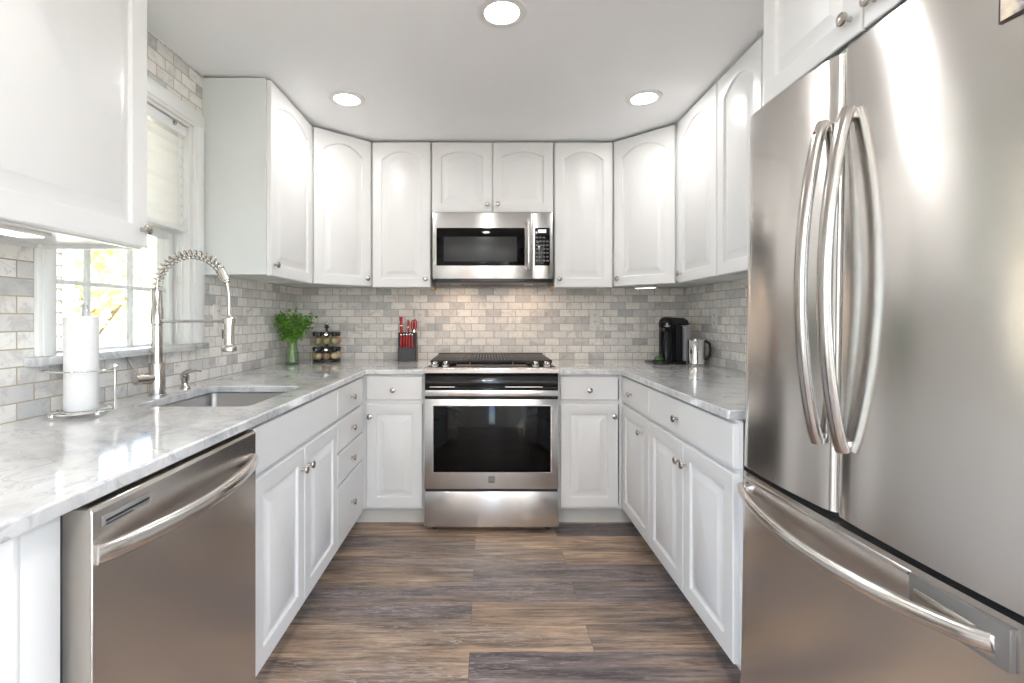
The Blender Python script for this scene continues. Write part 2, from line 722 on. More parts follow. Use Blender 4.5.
RXL, RXR, YT = -3.4, 2.6, .30      # the wider room behind the camera
struct(MB().box(RXL - .2, RXR + .2, YR - .2, YB + .2, -.1, 0).build('floor', 'plank_floor', smooth=False))
struct(MB().box(RXL - .2, RXR + .2, YR - .2, YB + .2, ZC, ZC + .15).build('ceiling', 'ceiling_paint', smooth=False))
struct(MB().box(XL - .15, XR + .15, YB, YB + .15, 0, ZC).build('wall_back', 'tile_back', smooth=False))
mb = MB()
mb.box(XL - .15, XL, YT, WY0, 0, ZC)
mb.box(XL - .15, XL, WY1, YB, 0, ZC)
mb.box(XL - .15, XL, WY0, WY1, 0, WZ0)
mb.box(XL - .15, XL, WY0, WY1, WZ1, ZC)
struct(mb.build('wall_left', 'tile_side', smooth=False))
struct(MB().box(XR, XR + .15, YT, YB, 0, ZC).build('wall_right', 'tile_side', smooth=False))
struct(MB().box(RXL, XL - .15, YT, YT + .12, 0, ZC).build('wall_front_left', 'beige_paint', smooth=False))
struct(MB().box(XR + .15, RXR, YT, YT + .12, 0, ZC).build('wall_front_right', 'beige_paint', smooth=False))
for nm, x0, x1 in (('wall_rear_left', RXL - .15, RXL), ('wall_rear_right', RXR, RXR + .15)):
    mb = MB()
    mb.box(x0, x1, YR, -3.2, 0, ZC)
    mb.box(x0, x1, -1.0, YT + .12, 0, ZC)
    mb.box(x0, x1, -3.2, -1.0, 0, .4)
    mb.box(x0, x1, -3.2, -1.0, 2.25, ZC)
    struct(mb.build(nm, 'beige_paint', smooth=False))
mb = MB()
mb.box(RXL - .15, -.11, YR - .15, YR, 0, ZC)
mb.box(.31, RXR + .15, YR - .15, YR, 0, ZC)
mb.box(-.11, .31, YR - .15, YR, 0, .2)
mb.box(-.11, .31, YR - .15, YR, 2.2, ZC)
struct(mb.build('wall_rear', 'beige_paint', smooth=False))


def plain_window(n, loc, rz, wd, ht, bars):
    w_ = struct(bpy.data.objects.new('window_%d' % n, None))
    COL.objects.link(w_)
    w_.location = loc
    w_.rotation_euler = (0, 0, rz)
    m = MB()
    for k in range(bars + 1):
        x = -wd / 2 + (wd - .05) * k / bars
        m.box(x, x + .05, -.1, -.04, 0, ht)
    m.box(-wd / 2, wd / 2, -.1, -.04, 0, .06).box(-wd / 2, wd / 2, -.1, -.04, ht - .06, ht)
    m.build('frame', 'trim_white', w_, bevel=.004)
    MB().box(-wd / 2 + .02, wd / 2 - .02, -.075, -.07, .03, ht - .03).build('pane', 'window_glass', w_, smooth=False)


plain_window(2, (.1, YR, .2), 0, .42, 2.0, 1)
plain_window(3, (RXL, -2.1, .4), R(-90), 2.2, 1.85, 3)  # unseen window added on the left to let in fill daylight
plain_window(4, (RXR, -2.1, .4), R(90), 2.2, 1.85, 3)  # unseen window added on the right, also for fill daylight

# ------------------------------------------------------------------ kitchen window
w1 = struct(bpy.data.objects.new('window_1', None))
COL.objects.link(w1)
w1.location = (XL, 1.7935, WZ0)
lx, ly, lz = XL, 1.7935, WZ0


def wl(y):
    return y - ly


def wz(z):
    return z - lz


mb = MB()   # casing boards on the wall face (stepped profile)
for (a, b_, t0, t1) in ((1.392, 1.452, 1.092, 2.15), (2.135, 2.213, 1.092, 2.15)):
    mb.box(0, .016, wl(a), wl(b_), wz(t0), wz(t1), .003)
    mb.box(.016, .021, wl(a) + .012, wl(b_) - .012, wz(t0), wz(t1) - .012, .002)
mb.box(0, .017, wl(1.392), wl(2.213), wz(2.073), wz(2.15), .003)
mb.box(.017, .022, wl(1.404), wl(2.2), wz(2.085), wz(2.138), .002)
mb.build('casing', 'trim_white', w1)
mb = MB()   # jamb lining
mb.box(-.15, 0, wl(1.447), wl(1.462), wz(1.092), wz(2.078))
mb.box(-.15, 0, wl(2.125), wl(2.14), wz(1.092), wz(2.078))
mb.box(-.15, 0, wl(1.462), wl(2.125), wz(2.063), wz(2.078))
mb.box(-.15, -.061, wl(1.462), wl(2.125), wz(1.080), wz(1.086))
# stops: narrow vertical ribs of the sash channel
for x in (-.03, -.055, -.11):
    mb.box(x - .006, x, wl(1.462), wl(1.472), wz(1.1), wz(2.063))
    mb.box(x - .006, x, wl(2.115), wl(2.125), wz(1.1), wz(2.063))
mb.build('jamb', 'trim_white', w1)
gx = -.084


def sash(name, z0, z1, x, br=.035):
    m = MB()
    y0, y1 = 1.460, 2.118
    m.box(x - .015, x + .015, wl(y0), wl(y0) + .02, wz(z0), wz(z1), .003)
    m.box(x - .015, x + .015, wl(y1) - .03, wl(y1), wz(z0), wz(z1), .003)
    m.box(x - .015, x + .015, wl(y0) + .02, wl(y1) - .03, wz(z0), wz(z0) + br, .003)
    m.box(x - .015, x + .015, wl(y0) + .02, wl(y1) - .03, wz(z1) - .03, wz(z1), .003)
    zm = (z0 + br + z1 - .03) / 2
    for k in (1, 2):
        yy = 1.476 + .202 * k
        m.box(x - .009, x + .009, wl(yy) - .008, wl(yy) + .008, wz(z0) + br - .004, wz(z1) - .03, .003)
    m.box(x - .0085, x + .0085, wl(y0) + .02, wl(y1) - .03, wz(zm) - .008, wz(zm) + .008, .003)
    s_ = m.build(name, 'trim_white', w1)
    MB().box(x - .003, x + .003, wl(y0) + .025, wl(y1) - .025, wz(z0) + br - .005, wz(z1) - .025).build('pane', 'window_glass', s_, smooth=False)


sash('sash', 1.086, 1.585, gx, .014)
sash('sash', 1.585, 2.06, gx - .034)

tag(MB().box(XL + .001, -1.298, 1.36, 2.212, 1.065, 1.0915, .003).box(XL - .06, XL + .002, 1.463, 2.124, 1.072, 1.0915).build('window_sill', 'marble'),
    'grey marble ledge running under the kitchen window', 'window sill')

# blind
bl = thing('window_blind', 'white slatted blind pulled halfway up in the kitchen window', 'blind', (XL - .025, 1.7935, 1.59))
MB().box(-.028, .018, -.325, .325, .425, .468, .004).build('headrail', 'trim_white', bl)
mb = MB()
k = 0
z = .045
while z < .42:
    c = Vector((-.005, 0, z))
    sl = [(-.019, z - .022), (-.008, z - .010), (.001, z + .003), (.008, z + .022)]
    rows = [[mb.bm.verts.new((x, yy, zz)) for yy in (-.322, .322)] for x, zz in sl]
    for r0, r1 in zip(rows, rows[1:]):
        mb.bm.faces.new((r0[0], r0[1], r1[1], r1[0]))
    z += .043
mb.build('slats', 'blind_white', bl, smooth=False)
MB().box(-.03, .02, -.322, .322, 0, .02, .004).build('bottom_rail', 'trim_white', bl)
mb = MB()
for yy in (.262, .272):
    mb.cyl((.022, yy, .425), (.022, yy - .004, -.20), .0011, n=6)
mb.build('cord', 'trim_white', bl)
mb = MB()
for yy, zz in ((.258, -.235), (.268, -.23)):
    mb.lathe([(0, .036), (.003, .034), (.0065, .008), (.005, 0), (0, 0)], (.022, yy, zz), 12)
mb.build('tassel', 'outlet_white', bl)
for yy in (.235, .0):
    MB().lathe([(.009, 0), (.009, .004), (.004, .012), (0, .012)], (.018, yy, .455), 12, (1, 0, 0)).build('cord_lock', 'knob_nickel', bl)

# ------------------------------------------------------------------ outside
struct(MB().box(-40, 40, -40, 40, -.72, -.62).build('ground', 'lawn', smooth=False))
struct(MB().box(-9, 9, -10, 2.2, -.62, -.16).build('bounce_slab', 'bounce_slab', smooth=False))  # unseen pale slab added to bounce sunlight up through the windows
nh = thing('neighbor_house', 'tan clapboard house side with white corner board outside the window', 'house', (-4.0, 3.0, -.6))
mb = MB()
for i in range(34):
    z = i * .11
    mb.prism([(0, z), (.018, z), (.004, z + .11), (0, z + .11)], 'Y', -3.0, 1.44)
for o_ in [mb]:
    pass
mb.box(-2, 0, -3.0, 1.44, 0, 3.74)
mb.build('siding', 'siding', nh, smooth=False)
MB().box(-.1, .03, 1.44, 1.55, 0, 3.74, .004).build('corner_board', 'trim_white', nh)
MB().prism([(-3.2, 3.74), (1.75, 3.74), (1.75, 3.85), (-.7, 5.0), (-3.2, 3.85)], 'X', -2.3, .3).build('roof', 'appliance_side', nh, smooth=False)

random.seed(5)


def tree(loc, r, h, label, nleaf=1500):
    t = thing('tree', label, 'tree', loc, group='yellow-green trees outside the kitchen window')
    m = MB()
    m.cyl((0, 0, 0), (.05, 0, h), .12, .06, 10)
    for i in range(7):
        a = i * 2.4
        m.cyl((0, 0, h * (.5 + .05 * i)), (math.cos(a) * r * .6, math.sin(a) * r * .6, h + r * .3 * math.sin(i)), .04, .012, 6)
    m.build('trunk', 'bark', t)
    m = MB()
    bm = m.bm
    for i in range(nleaf):
        d = Vector((random.gauss(0, 1), random.gauss(0, 1), random.gauss(0, .9))).normalized() * r * random.uniform(.35, 1)
        p = Vector((0, 0, h + r * .2)) + d
        a = Vector((random.uniform(-1, 1), random.uniform(-1, 1), random.uniform(-1, 1))).normalized()
        b_ = a.orthogonal().normalized()
        s_ = random.uniform(.10, .2)
        vs = [bm.verts.new(p + a * s_), bm.verts.new(p + b_ * s_ * .55), bm.verts.new(p - a * s_), bm.verts.new(p - b_ * s_ * .55)]
        bm.faces.new(vs)
    o = m.build('foliage', 'crown', t, smooth=False)
    return o


tree((-7.6, 8.9, -.6), 1.5, 2.3, 'yellow-green leafy tree outside, nearest behind the window bottom panes')
tree((-7.6, 12.7, -.6), 1.9, 2.6, 'yellow-green leafy tree outside, seen in the right-hand panes')
tree((-12.6, 11.5, -.6), 2.4, 2.9, 'yellow-green leafy tree outside, farthest, next to the tan house')

# ------------------------------------------------------------------ cabinet doors
KNOB_PROF = [(0, .0), (.0065, .0), (.0055, .004), (.0045, .011), (.007, .014), (.0135, .017), (.0155, .0205), (.0145, .0245), (.009, .0275), (0, .0285)]
_k = MB().lathe(KNOB_PROF, (0, 0, 0), 24, (0, -1, 0))
_ko = _k.build('knob', 'knob_nickel')
KNOB_MESH = _ko.data
bpy.data.objects.remove(_ko)


def knob(parent, x, z, y=-.02):
    o = bpy.data.objects.new('knob', KNOB_MESH)
    COL.objects.link(o)
    o.parent = parent
    o.location = (x, y, z)
    return o


def door_mesh(w_, h_, arch=0, stile=.055, t=.02, slab=False):
    """raised-panel front: x 0..w, z 0..h, back at y=0, front face at y=-t"""
    m = MB()
    bm = m.bm
    K = 20

    def rect(i, y):
        a, b_, c, d = i, w_ - i, i, h_ - i
        pts = [(a, c), (b_, c), (b_, d)]
        for k in range(1, K):
            pts.append((b_ + (a - b_) * k / K, d))
        pts.append((a, d))
        return [bm.verts.new((x, y, z)) for x, z in pts]

    def inner(i, y, st):
        s0 = st + i
        a, b_, c, d = s0, w_ - s0, st + i, h_ - st - i - arch
        pts = [(a, c), (b_, c), (b_, d)]
        for k in range(1, K):
            u = k / K
            rise = arch * (max(0, math.sin(PI * u)) ** .85)
            pts.append((b_ + (a - b_) * u, d + rise))
        pts.append((a, d))
        return [bm.verts.new((x, y, z)) for x, z in pts]
    loops = [rect(0, 0), rect(0, -t + .004), rect(.0012, -t + .0015), rect(.004, -t)]
    if not slab:
        loops += [inner(0, -t, stile), inner(.003, -t + .001, stile), inner(.005, -t + .010, stile), inner(.009, -t + .011, stile),
                  inner(.0125, -t + .0105, stile), inner(.046, -t + .0005, stile), inner(.048, -t - .0002, stile)]
    for A, B in zip(loops, loops[1:]):
        n = len(A)
        for i in range(n):
            j = (i + 1) % n
            bm.faces.new((A[i], A[j], B[j], B[i]))
    bm.faces.new(loops[-1])
    bm.faces.new(loops[0][::-1])
    return m


def add_door(cab, x0, x1, z0, z1, arch=0, kn=None, name='door', slab=False, stile=.055):
    m = door_mesh(x1 - x0, z1 - z0, arch, stile, slab=slab)
    o = m.build(name, 'cabinet_white', cab, loc=(x0, 0, z0), angle=22)
    if kn:
        knob(o, kn[0] - x0, kn[1] - z0)
    return o


BASEW = 'base_cabinet'


def base_body(cab, w_, depth, z1=.884, toe=.11, toe_in=.075, mat='cabinet_white', rails=(), tx0=0, tx1=0):
    m = MB()
    m.box(0, .018, .001, depth, toe, z1)
    m.box(w_ - .018, w_, .001, depth, toe, z1)
    m.box(.018, w_ - .018, .001, depth, toe, toe + .018)
    m.box(.018, w_ - .018, depth - .01, depth, toe, z1)
    # face frame
    m.box(0, .03, 0, .02, toe, z1)
    m.box(w_ - .03, w_, 0, .02, toe, z1)
    for z in rails:
        m.box(.03, w_ - .03, 0, .02, z - .015, z + .015)
    m.box(.03, w_ - .03, 0, .02, toe, toe + .03)
    m.box(.03, w_ - .03, 0, .02, z1 - .03, z1)
    m.build('carcass', mat, cab, smooth=False)
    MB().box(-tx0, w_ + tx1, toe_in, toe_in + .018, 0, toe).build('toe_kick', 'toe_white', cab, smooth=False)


FX = -.716                      # face frame plane of the left base run
RXF = .793                      # face frame plane of the right base run
BYF = 2.718                     # face frame plane of the back base run
G = .002

# sink base (left run, local x -> world +Y)
Y0, Y1 = 1.412, 2.208
c = thing('sink_base_cabinet', 'white base cabinet with paired doors under the sink, beside the dishwasher', 'cabinet', (FX, Y0, 0), R(90))
W = Y1 - Y0
base_body(c, W, .60, rails=(.725,))
m_ = .395
add_door(c, .003, W - .003, .733, .874, name='false_drawer_front', slab=True)
add_door(c, .003, m_ - G, .12, .716, kn=(m_ - .03, .636))
add_door(c, m_ + G, W - .003, .12, .716, kn=(m_ + .035, .636))

# drawer stack
Y0, Y1 = 2.209, 2.717
c = thing('drawer_base_cabinet', 'white base cabinet with a stack of four drawers in the left corner', 'cabinet', (FX, Y0, 0), R(90))
W = Y1 - Y0
base_body(c, W, .60, rails=(.725, .568, .413))
E_ = 2.653 - Y0
for z0, z1 in ((.733, .874), (.574, .716), (.419, .562), (.12, .407)):
    add_door(c, .003, E_, z0, z1, kn=(E_ / 2, (z0 + z1) / 2), name='drawer', slab=True)

# end cabinet in front of the dishwasher
c = thing('end_cabinet', 'white narrow end panel cabinet at the near end of the left counter', 'cabinet', (FX, .7256, 0), R(90))
mb = MB()
mb.box(0, .068, 0, .595, .10, .884, .001)
mb.box(0, .068, .06, .595, 0, .10)
mb.build('carcass', 'cabinet_white', c)
mb = MB()   # frame of the end panel facing the camera
mb.box(-.012, 0, .0, .055, .10, .884, .0015)
mb.box(-.012, 0, .54, .595, .10, .884, .0015)
mb.box(-.012, 0, .055, .54, .80, .884, .0015)
mb.box(-.012, 0, .055, .54, .10, .18, .0015)
mb.build('end_panel', 'cabinet_white', c)

# back left base
X0, X1 = -.715, -.353
c = thing('base_cabinet', 'white base cabinet with one drawer and one door left of the stove', 'cabinet', (X0, BYF, 0), 0, 'narrow cabinets flanking the stove')
W = X1 - X0
base_body(c, W, .60, rails=(.725,), tx0=.075)
add_door(c, .027, W - .014, .739, .874, kn=(.18, .797), name='drawer', slab=True)
add_door(c, .027, W - .014, .125, .716, kn=(.05, .648))

# back right base
X0, X1 = .409, .792
c = thing('base_cabinet', 'white base cabinet with one drawer and one door right of the stove', 'cabinet', (X0, BYF, 0), 0, 'narrow cabinets flanking the stove')
W = X1 - X0
base_body(c, W, .60, rails=(.725,), tx1=.075)
add_door(c, .013, .343, .739, .874, kn=(.178, .797), name='drawer', slab=True)
add_door(c, .013, .343, .125, .716, kn=(.318, .648))

# right run (local x -> world -Y)
Y0, Y1 = 2.716, 2.251
c = thing('base_cabinet', 'white base cabinet with one small drawer over one door in the right corner', 'cabinet', (RXF, Y0, 0), R(-90))
W = Y0 - Y1
base_body(c, W, .60, rails=(.725,))
add_door(c, .02, W - G, .733, .874, kn=(.20, .80), name='drawer', slab=True)
add_door(c, .02, W - G, .12, .716, kn=(.36, .636))
Y0, Y1 = 2.25, 1.46
c = thing('base_cabinet', 'white base cabinet with one wide drawer over two doors beside the refrigerator', 'cabinet', (RXF, Y0, 0), R(-90))
W = Y0 - Y1
base_body(c, W, .60, rails=(.725,), mat='cabinet_white')
add_door(c, G, W - .022, .733, .874, kn=(.34, .80), name='drawer', slab=True)
add_door(c, G, .39 - G, .12, .716, kn=(.36, .636))
add_door(c, .39 + G, W - .022, .12, .716, kn=(.42, .636))

# ------------------------------------------------------------------ countertops


def slab_obj(name, outer, holes, z0, z1):
    bm = bmesh.new()
    for lp in [outer] + holes:
        vs = [bm.verts.new((x, y, z1)) for x, y in lp]
        for i in range(len(vs)):
            bm.edges.new((vs[i], vs[(i + 1) % len(vs)]))
    bmesh.ops.triangle_fill(bm, use_beauty=True, use_dissolve=False, edges=bm.edges[:])
    r = bmesh.ops.extrude_face_region(bm, geom=bm.faces[:])
    for v in [g for g in r['geom'] if isinstance(g, bmesh.types.BMVert)]:
        v.co.z = z0
    m = MB()
    m.bm.free()
    m.bm = bm
    return m.build(name, 'marble', bevel=.005, seg=3, angle=30)


def rrect(x0, x1, y0, y1, r, n=6):
    pts = []
    for cx, cy, a0 in ((x1 - r, y1 - r, 0), (x0 + r, y1 - r, 90), (x0 + r, y0 + r, 180), (x1 - r, y0 + r, 270)):
        for i in range(n + 1):
            a = R(a0 + 90 * i / n)
            pts.append((cx + r * math.cos(a), cy + r * math.sin(a)))
    return pts


SX0, SX1, SY0, SY1 = -1.185, -.79, 1.565, 2.035
ct = slab_obj('countertop', [(XL + .001, .45), (-.686, .45), (-.686, 2.688), (-.352, 2.688), (-.352, YB - .001), (XL + .001, YB - .001)],
              [rrect(SX0, SX1, SY0, SY1, .03)], .885, .914)
tag(ct, 'grey-veined white marble countertop holding the sink, left of the stove', 'countertop')
ct = slab_obj('countertop', [(.409, YB - .001), (.409, 2.688), (.763, 2.688), (.763, 1.498), (.767, 1.494), (XR - .001, 1.494), (XR - .001, YB - .001)], [], .885, .914)
tag(ct, 'grey-veined white marble countertop right of the stove, reaching the refrigerator', 'countertop')

# sink basin
sk = thing('kitchen_sink', 'rectangular undermount stainless steel sink in the left countertop', 'sink', ((SX0 + SX1) / 2, (SY0 + SY1) / 2, .884))
mb = MB()
bm = mb.bm
hx, hy = (SX1 - SX0) / 2, (SY1 - SY0) / 2


def ring(ex, ey, r, z):
    return [bm.verts.new((x, y, z)) for x, y in rrect(-ex, ex, -ey, ey, r)]


lps = [ring(hx + .02, hy + .02, .04, -.0015), ring(hx + .003, hy + .003, .032, -.0015), ring(hx + .002, hy + .002, .03, -.006),
       ring(hx - .004, hy - .004, .028, -.17), ring(hx - .012, hy - .012, .03, -.19), ring(hx - .03, hy - .03, .03, -.198), ring(.04, .04, .03, -.204)]
for A, B in zip(lps, lps[1:]):
    for i in range(len(A)):
        j = (i + 1) % len(A)
        bm.faces.new((A[i], A[j], B[j], B[i]))
bm.faces.new(lps[-1])
mb.build('basin', 'sink_steel', sk, angle=50)
MB().lathe([(0, .001), (.03, .001), (.042, .004), (.044, .002), (.044, 0)], (0, 0, -.2035), 28).build('drain', 'chrome', sk)

# ------------------------------------------------------------------ upper cabinets
ZU0, ZU1 = 1.412, 2.334


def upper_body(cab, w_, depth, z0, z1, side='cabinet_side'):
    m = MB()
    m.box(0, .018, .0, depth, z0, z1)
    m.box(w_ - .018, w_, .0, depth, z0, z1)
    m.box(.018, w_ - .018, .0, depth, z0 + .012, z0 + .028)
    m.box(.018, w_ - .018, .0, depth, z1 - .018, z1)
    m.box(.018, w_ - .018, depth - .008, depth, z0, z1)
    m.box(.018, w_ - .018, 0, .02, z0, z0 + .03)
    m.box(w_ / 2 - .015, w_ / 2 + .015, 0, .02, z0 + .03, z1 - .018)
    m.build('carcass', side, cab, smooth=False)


AR = .055
# near left upper
Y0, Y1 = .80, 1.42
c = thing('wall_cabinet', 'white upper cabinet at top left, nearest the camera, over the paper towel', 'cabinet', (-1.036, Y0, ZU0), R(90))
upper_body(c, Y1 - Y0, .298, 0, ZU1 - ZU0, 'cabinet_white')
add_door(c, .006, Y1 - Y0 - .003, .004, ZU1 - ZU0 - .004, arch=AR, kn=(Y1 - Y0 - .03, .055), stile=.058)
lb = thing('under_cabinet_light', 'slim white light bar under the near left upper cabinet', 'light', (-1.115, 1.01, 1.4235), 0, 'under cabinet light bars')
MB().box(-.04, .04, -.16, .16, -.018, 0, .004).build('housing', 'outlet_white', lb)
MB().box(-.028, .028, -.15, .15, -.0205, -.018).build('diffuser', 'strip_glow', lb, smooth=False)

# left upper beyond the window
Y0, Y1 = 2.216, 2.752
c = thing('wall_cabinet', 'white upper cabinet with pale green-grey side panel right of the window', 'cabinet', (-1.036, Y0, ZU0), R(90))
upper_body(c, Y1 - Y0, .298, 0, ZU1 - ZU0)
add_door(c, .012, Y1 - Y0 - .003, -.004, ZU1 - ZU0 - .004, arch=AR, kn=(.045, .05))


def diag(p0, p1, body, label, kn_left):
    p0, p1 = Vector(p0), Vector(p1)
    d = (p1 - p0)
    wdt = d.length
    a = math.atan2(d.y, d.x)
    inn = Vector((-math.sin(a), math.cos(a))) * .02
    o = p0 + inn
    cb = thing('corner_wall_cabinet', label, 'cabinet', (o.x, o.y, ZU0), a, 'angled corner upper cabinets')
    loc = []
    for x, y in body:
        v = Vector((x, y)) - o
        loc.append((v.x * math.cos(a) + v.y * math.sin(a), -v.x * math.sin(a) + v.y * math.cos(a)))
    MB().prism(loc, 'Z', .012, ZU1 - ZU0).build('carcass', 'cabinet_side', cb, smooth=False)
    add_door(cb, .004, wdt - .004, -.002, ZU1 - ZU0 - .004, arch=AR, kn=(.035 if kn_left else wdt - .035, .045))
    return cb


diag((-1.014, 2.762), (-.733, 3.011), [(XL + .002, YB - .002), (XL + .002, 2.755), (-1.036, 2.755), (-1.025, 2.778), (-.752, 3.028), (-.735, 3.04), (-.735, YB - .002)][::-1],
     'white angled corner upper cabinet at left, above the herb vase', False)
diag((.808, 3.011), (1.091, 2.730), [(.81, YB - .002), (.81, 3.04), (.826, 3.026), (1.103, 2.750), (1.113, 2.713), (XR - .002, 2.713), (XR - .002, YB - .002)],
     'white angled corner upper cabinet at right, above the coffee machine', True)

# back uppers
c = thing('wall_cabinet', 'white upper cabinet with arched panel door directly left of the microwave', 'cabinet', (-.733, 3.033, ZU0), 0, 'single door upper cabinets beside the microwave')
W = .733 - .355
upper_body(c, W, .30, 0, ZU1 - ZU0)
add_door(c, .004, W - .004, -.008, ZU1 - ZU0 - .004, arch=AR, kn=(W - .035, .045))
c = thing('wall_cabinet', 'white upper cabinet with arched panel door directly right of the microwave', 'cabinet', (.431, 3.033, ZU0), 0, 'single door upper cabinets beside the microwave')
W = .807 - .431
upper_body(c, W, .30, 0, ZU1 - ZU0)
add_door(c, .004, W - .004, -.008, ZU1 - ZU0 - .004, arch=AR, kn=(.033, .045))
c = thing('wall_cabinet', 'short white two door upper cabinet above the microwave', 'cabinet', (-.352, 3.033, 1.876), 0)
W = .780
upper_body(c, W, .30, 0, ZU1 - 1.876)
add_door(c, .004, W / 2 - .002, .006, ZU1 - 1.876 - .004, arch=.035, kn=(W / 2 - .032, .055))
add_door(c, W / 2 + .002, W - .004, .006, ZU1 - 1.876 - .004, arch=.035, kn=(W / 2 + .032, .055))

# right uppers
Y0, Y1 = 2.712, 2.2465
c = thing('wall_cabinet', 'white upper cabinet on the right wall, next to the corner one', 'cabinet', (1.113, Y0, ZU0), R(-90))
W = Y0 - Y1
upper_body(c, W, .298, 0, ZU1 - ZU0)
add_door(c, .018, W - .003, -.004, ZU1 - ZU0 - .004, arch=AR, kn=(.055, .045))
Y0, Y1 = 2.245, 1.46
c = thing('wall_cabinet', 'white upper cabinet on the right wall, next to the refrigerator cabinet', 'cabinet', (1.113, Y0, ZU0), R(-90))
W = Y0 - Y1
upper_body(c, W, .298, 0, ZU1 - ZU0)
add_door(c, .004, .366, -.004, ZU1 - ZU0 - .004, arch=AR)
add_door(c, .371, W - .004, -.004, ZU1 - ZU0 - .004, arch=AR)

# cabinet over the refrigerator
Y0, Y1 = 1.442, .66
c = thing('refrigerator_cabinet', 'white deep two door cabinet above the refrigerator at top right', 'cabinet', (.862, Y0, 1.847), R(-90))
W = Y0 - Y1
upper_body(c, W, .549, 0, ZU1 - 1.847, 'cabinet_white')
add_door(c, .003, .384 - G, .004, ZU1 - 1.847 - .004, kn=(.384 - .035, .05))
add_door(c, .384 + G, W - .003, .004, ZU1 - 1.847 - .004, kn=(.384 + .035, .05))

lb2 = dup(lb, (1.04, 3.09, 1.4225), R(-45), 'slim white light bar under the right corner upper cabinet')
lb2.scale = (.6, .42, 1)
lb2.rotation_euler = (0, 0, R(45))

# ------------------------------------------------------------------ dishwasher
dw = thing('dishwasher', 'stainless steel dishwasher with curved bar handle under the left counter', 'dishwasher', (-.735, .802, 0), R(90))
DW = .603
m = MB()   # door: profile extruded along local x; front plane at y=-.05
prof = [(.0, .12), (-.046, .12), (-.050, .125), (-.050, .866), (-.044, .874), (.0, .880)]
m.prism(prof, 'X', 0.018, DW - .003)
m.build('door', 'stainless', dw, bevel=.002)
MB().box(.0165, .018, -.047, 0, .12, .872).build('door_side', 'door_edge_steel', dw, smooth=False)
MB().box(.018, DW - .003, 0, .55, .10, .876).build('tub', 'appliance_side', dw, smooth=False)
MB().box(.02, DW - .003, .03, .05, 0, .10).build('toe_kick', 'black_plastic', dw, smooth=False)
MB().box(-.006, .016, .006, .5, .02, .876).build('side_gap', 'dark_gap', dw, smooth=False)
pts = []
for i in range(25):
    u = i / 24
    pts.append((.022 + (DW - .045) * u, -.054 - .045 * math.sin(PI * u) ** .7, .792 - .004 * math.sin(PI * u)))
m = MB()
m.tube(pts, 1, 16, flat=(.0185, .013), up=(0, 0, 1))
m.build('handle', 'stainless_bright', dw, angle=60)
m = MB()
m.box(.040, .160, -.0515, -.049, .832, .853, .003)
m.build('vent', 'grey_plastic', dw)
MB().box(.046, .154, -.0522, -.0510, .8400, .8440).box(.046, .110, -.0522, -.0510, .8345, .8365).build('vent_slot', 'black_plastic', dw, smooth=False)

# ------------------------------------------------------------------ range
RX0, RX1 = -.350, .405
rg = thing('range', 'stainless steel gas range with black oven window between the back cabinets', 'stove', ((RX0 + RX1) / 2, 2.644, 0))
hw = (RX1 - RX0) / 2 - .0015
MB().box(-hw, hw, .045, .66, .04, .905).build('body', 'appliance_side', rg, smooth=False)
for sx in (-1, 1):
    for yy in (.08, .6):
        MB().cyl((sx * (hw - .05), yy, 0), (sx * (hw - .05), yy, .04), .018, n=14).build('foot', 'black_plastic', rg)
MB().box(-hw, hw, 0, .044, .035, .236, .004).build('storage_drawer', 'stainless', rg)
MB().box(-hw + .004, hw - .004, .012, .044, .236, .249).build('gap', 'dark_gap', rg, smooth=False)
dr = MB().box(-hw, hw, 0, .044, .249, .754, .004)
dro = dr.build('oven_door', 'stainless', rg)
MB().box(-hw + .05, hw - .045, -.003, .0, .345, .716, .003).build('window', 'oven_glass', dro)
m = MB()
bw = .004
x0, x1, z0, z1 = -hw + .05, hw - .045, .345, .716
for a, b_, c_, d in ((x0 - bw, x1 + bw, z0 - bw, z0), (x0 - bw, x1 + bw, z1, z1 + bw), (x0 - bw, x0, z0, z1), (x1, x1 + bw, z0, z1)):
    m.box(a, b_, -.0035, 0, c_, d)
m.build('window_trim', 'stainless_bright', dro, smooth=False)
# square badge
MB().box(-.0175, .0175, -.002, 0, .286, .322, .0008).build('badge', 'badge_grey', dro)


def text_obj(body, size, mat, parent, loc, rot, name='lettering', ext=.0003, align='CENTER'):
    cu = bpy.data.curves.new(name, 'FONT')
    cu.body = body
    cu.size = size
    cu.extrude = ext
    cu.align_x = align
    cu.align_y = 'CENTER'
    cu.space_line = .8
    o = bpy.data.objects.new(name, cu)
    COL.objects.link(o)
    dg = bpy.context.evaluated_depsgraph_get()
    me = bpy.data.meshes.new_from_object(o.evaluated_get(dg))
    COL.objects.unlink(o)
    bpy.data.objects.remove(o)
    me.materials.clear()
    me.materials.append(MATS[mat])
    t = bpy.data.objects.new(name, me)
    COL.objects.link(t)
    t.parent = parent
    t.location = loc
    t.rotation_euler = rot
    return t


text_obj('Ken\nmore', .0135, 'stainless_bright', dro, (0, -.0023, .305), (R(90), 0, 0))
# black manifold area, handle bar
MB().box(-hw, hw, .018, .046, .756, .770).box(-hw, hw, .02, .046, .77, .90).build('control_recess', 'black_gloss', rg, smooth=False)
m = MB()
m.prism([(.0195, .818), (.006, .822), (.001, .832), (.001, .850), (.006, .868), (.0195, .896)], 'X', -hw + .004, hw - .004)
m.build('black_panel', 'black_gloss', rg, bevel=.002)
m = MB()
m.box(-hw + .004, hw - .004, -.016, .004, .772, .806, .003)
for sx in (-1, 1):
    m.box(sx * (hw - .03) - .02, sx * (hw - .03) + .02, .003, .019, .776, .802)
m.build('handle', 'stainless_bright', rg)
for a, b_ in ((-hw + .03, -hw + .17), (hw - .30, hw - .09)):
    MB().box(a, b_, -.001, .001, .8195, .824).build('vent_trim', 'stainless_bright', rg, smooth=False)
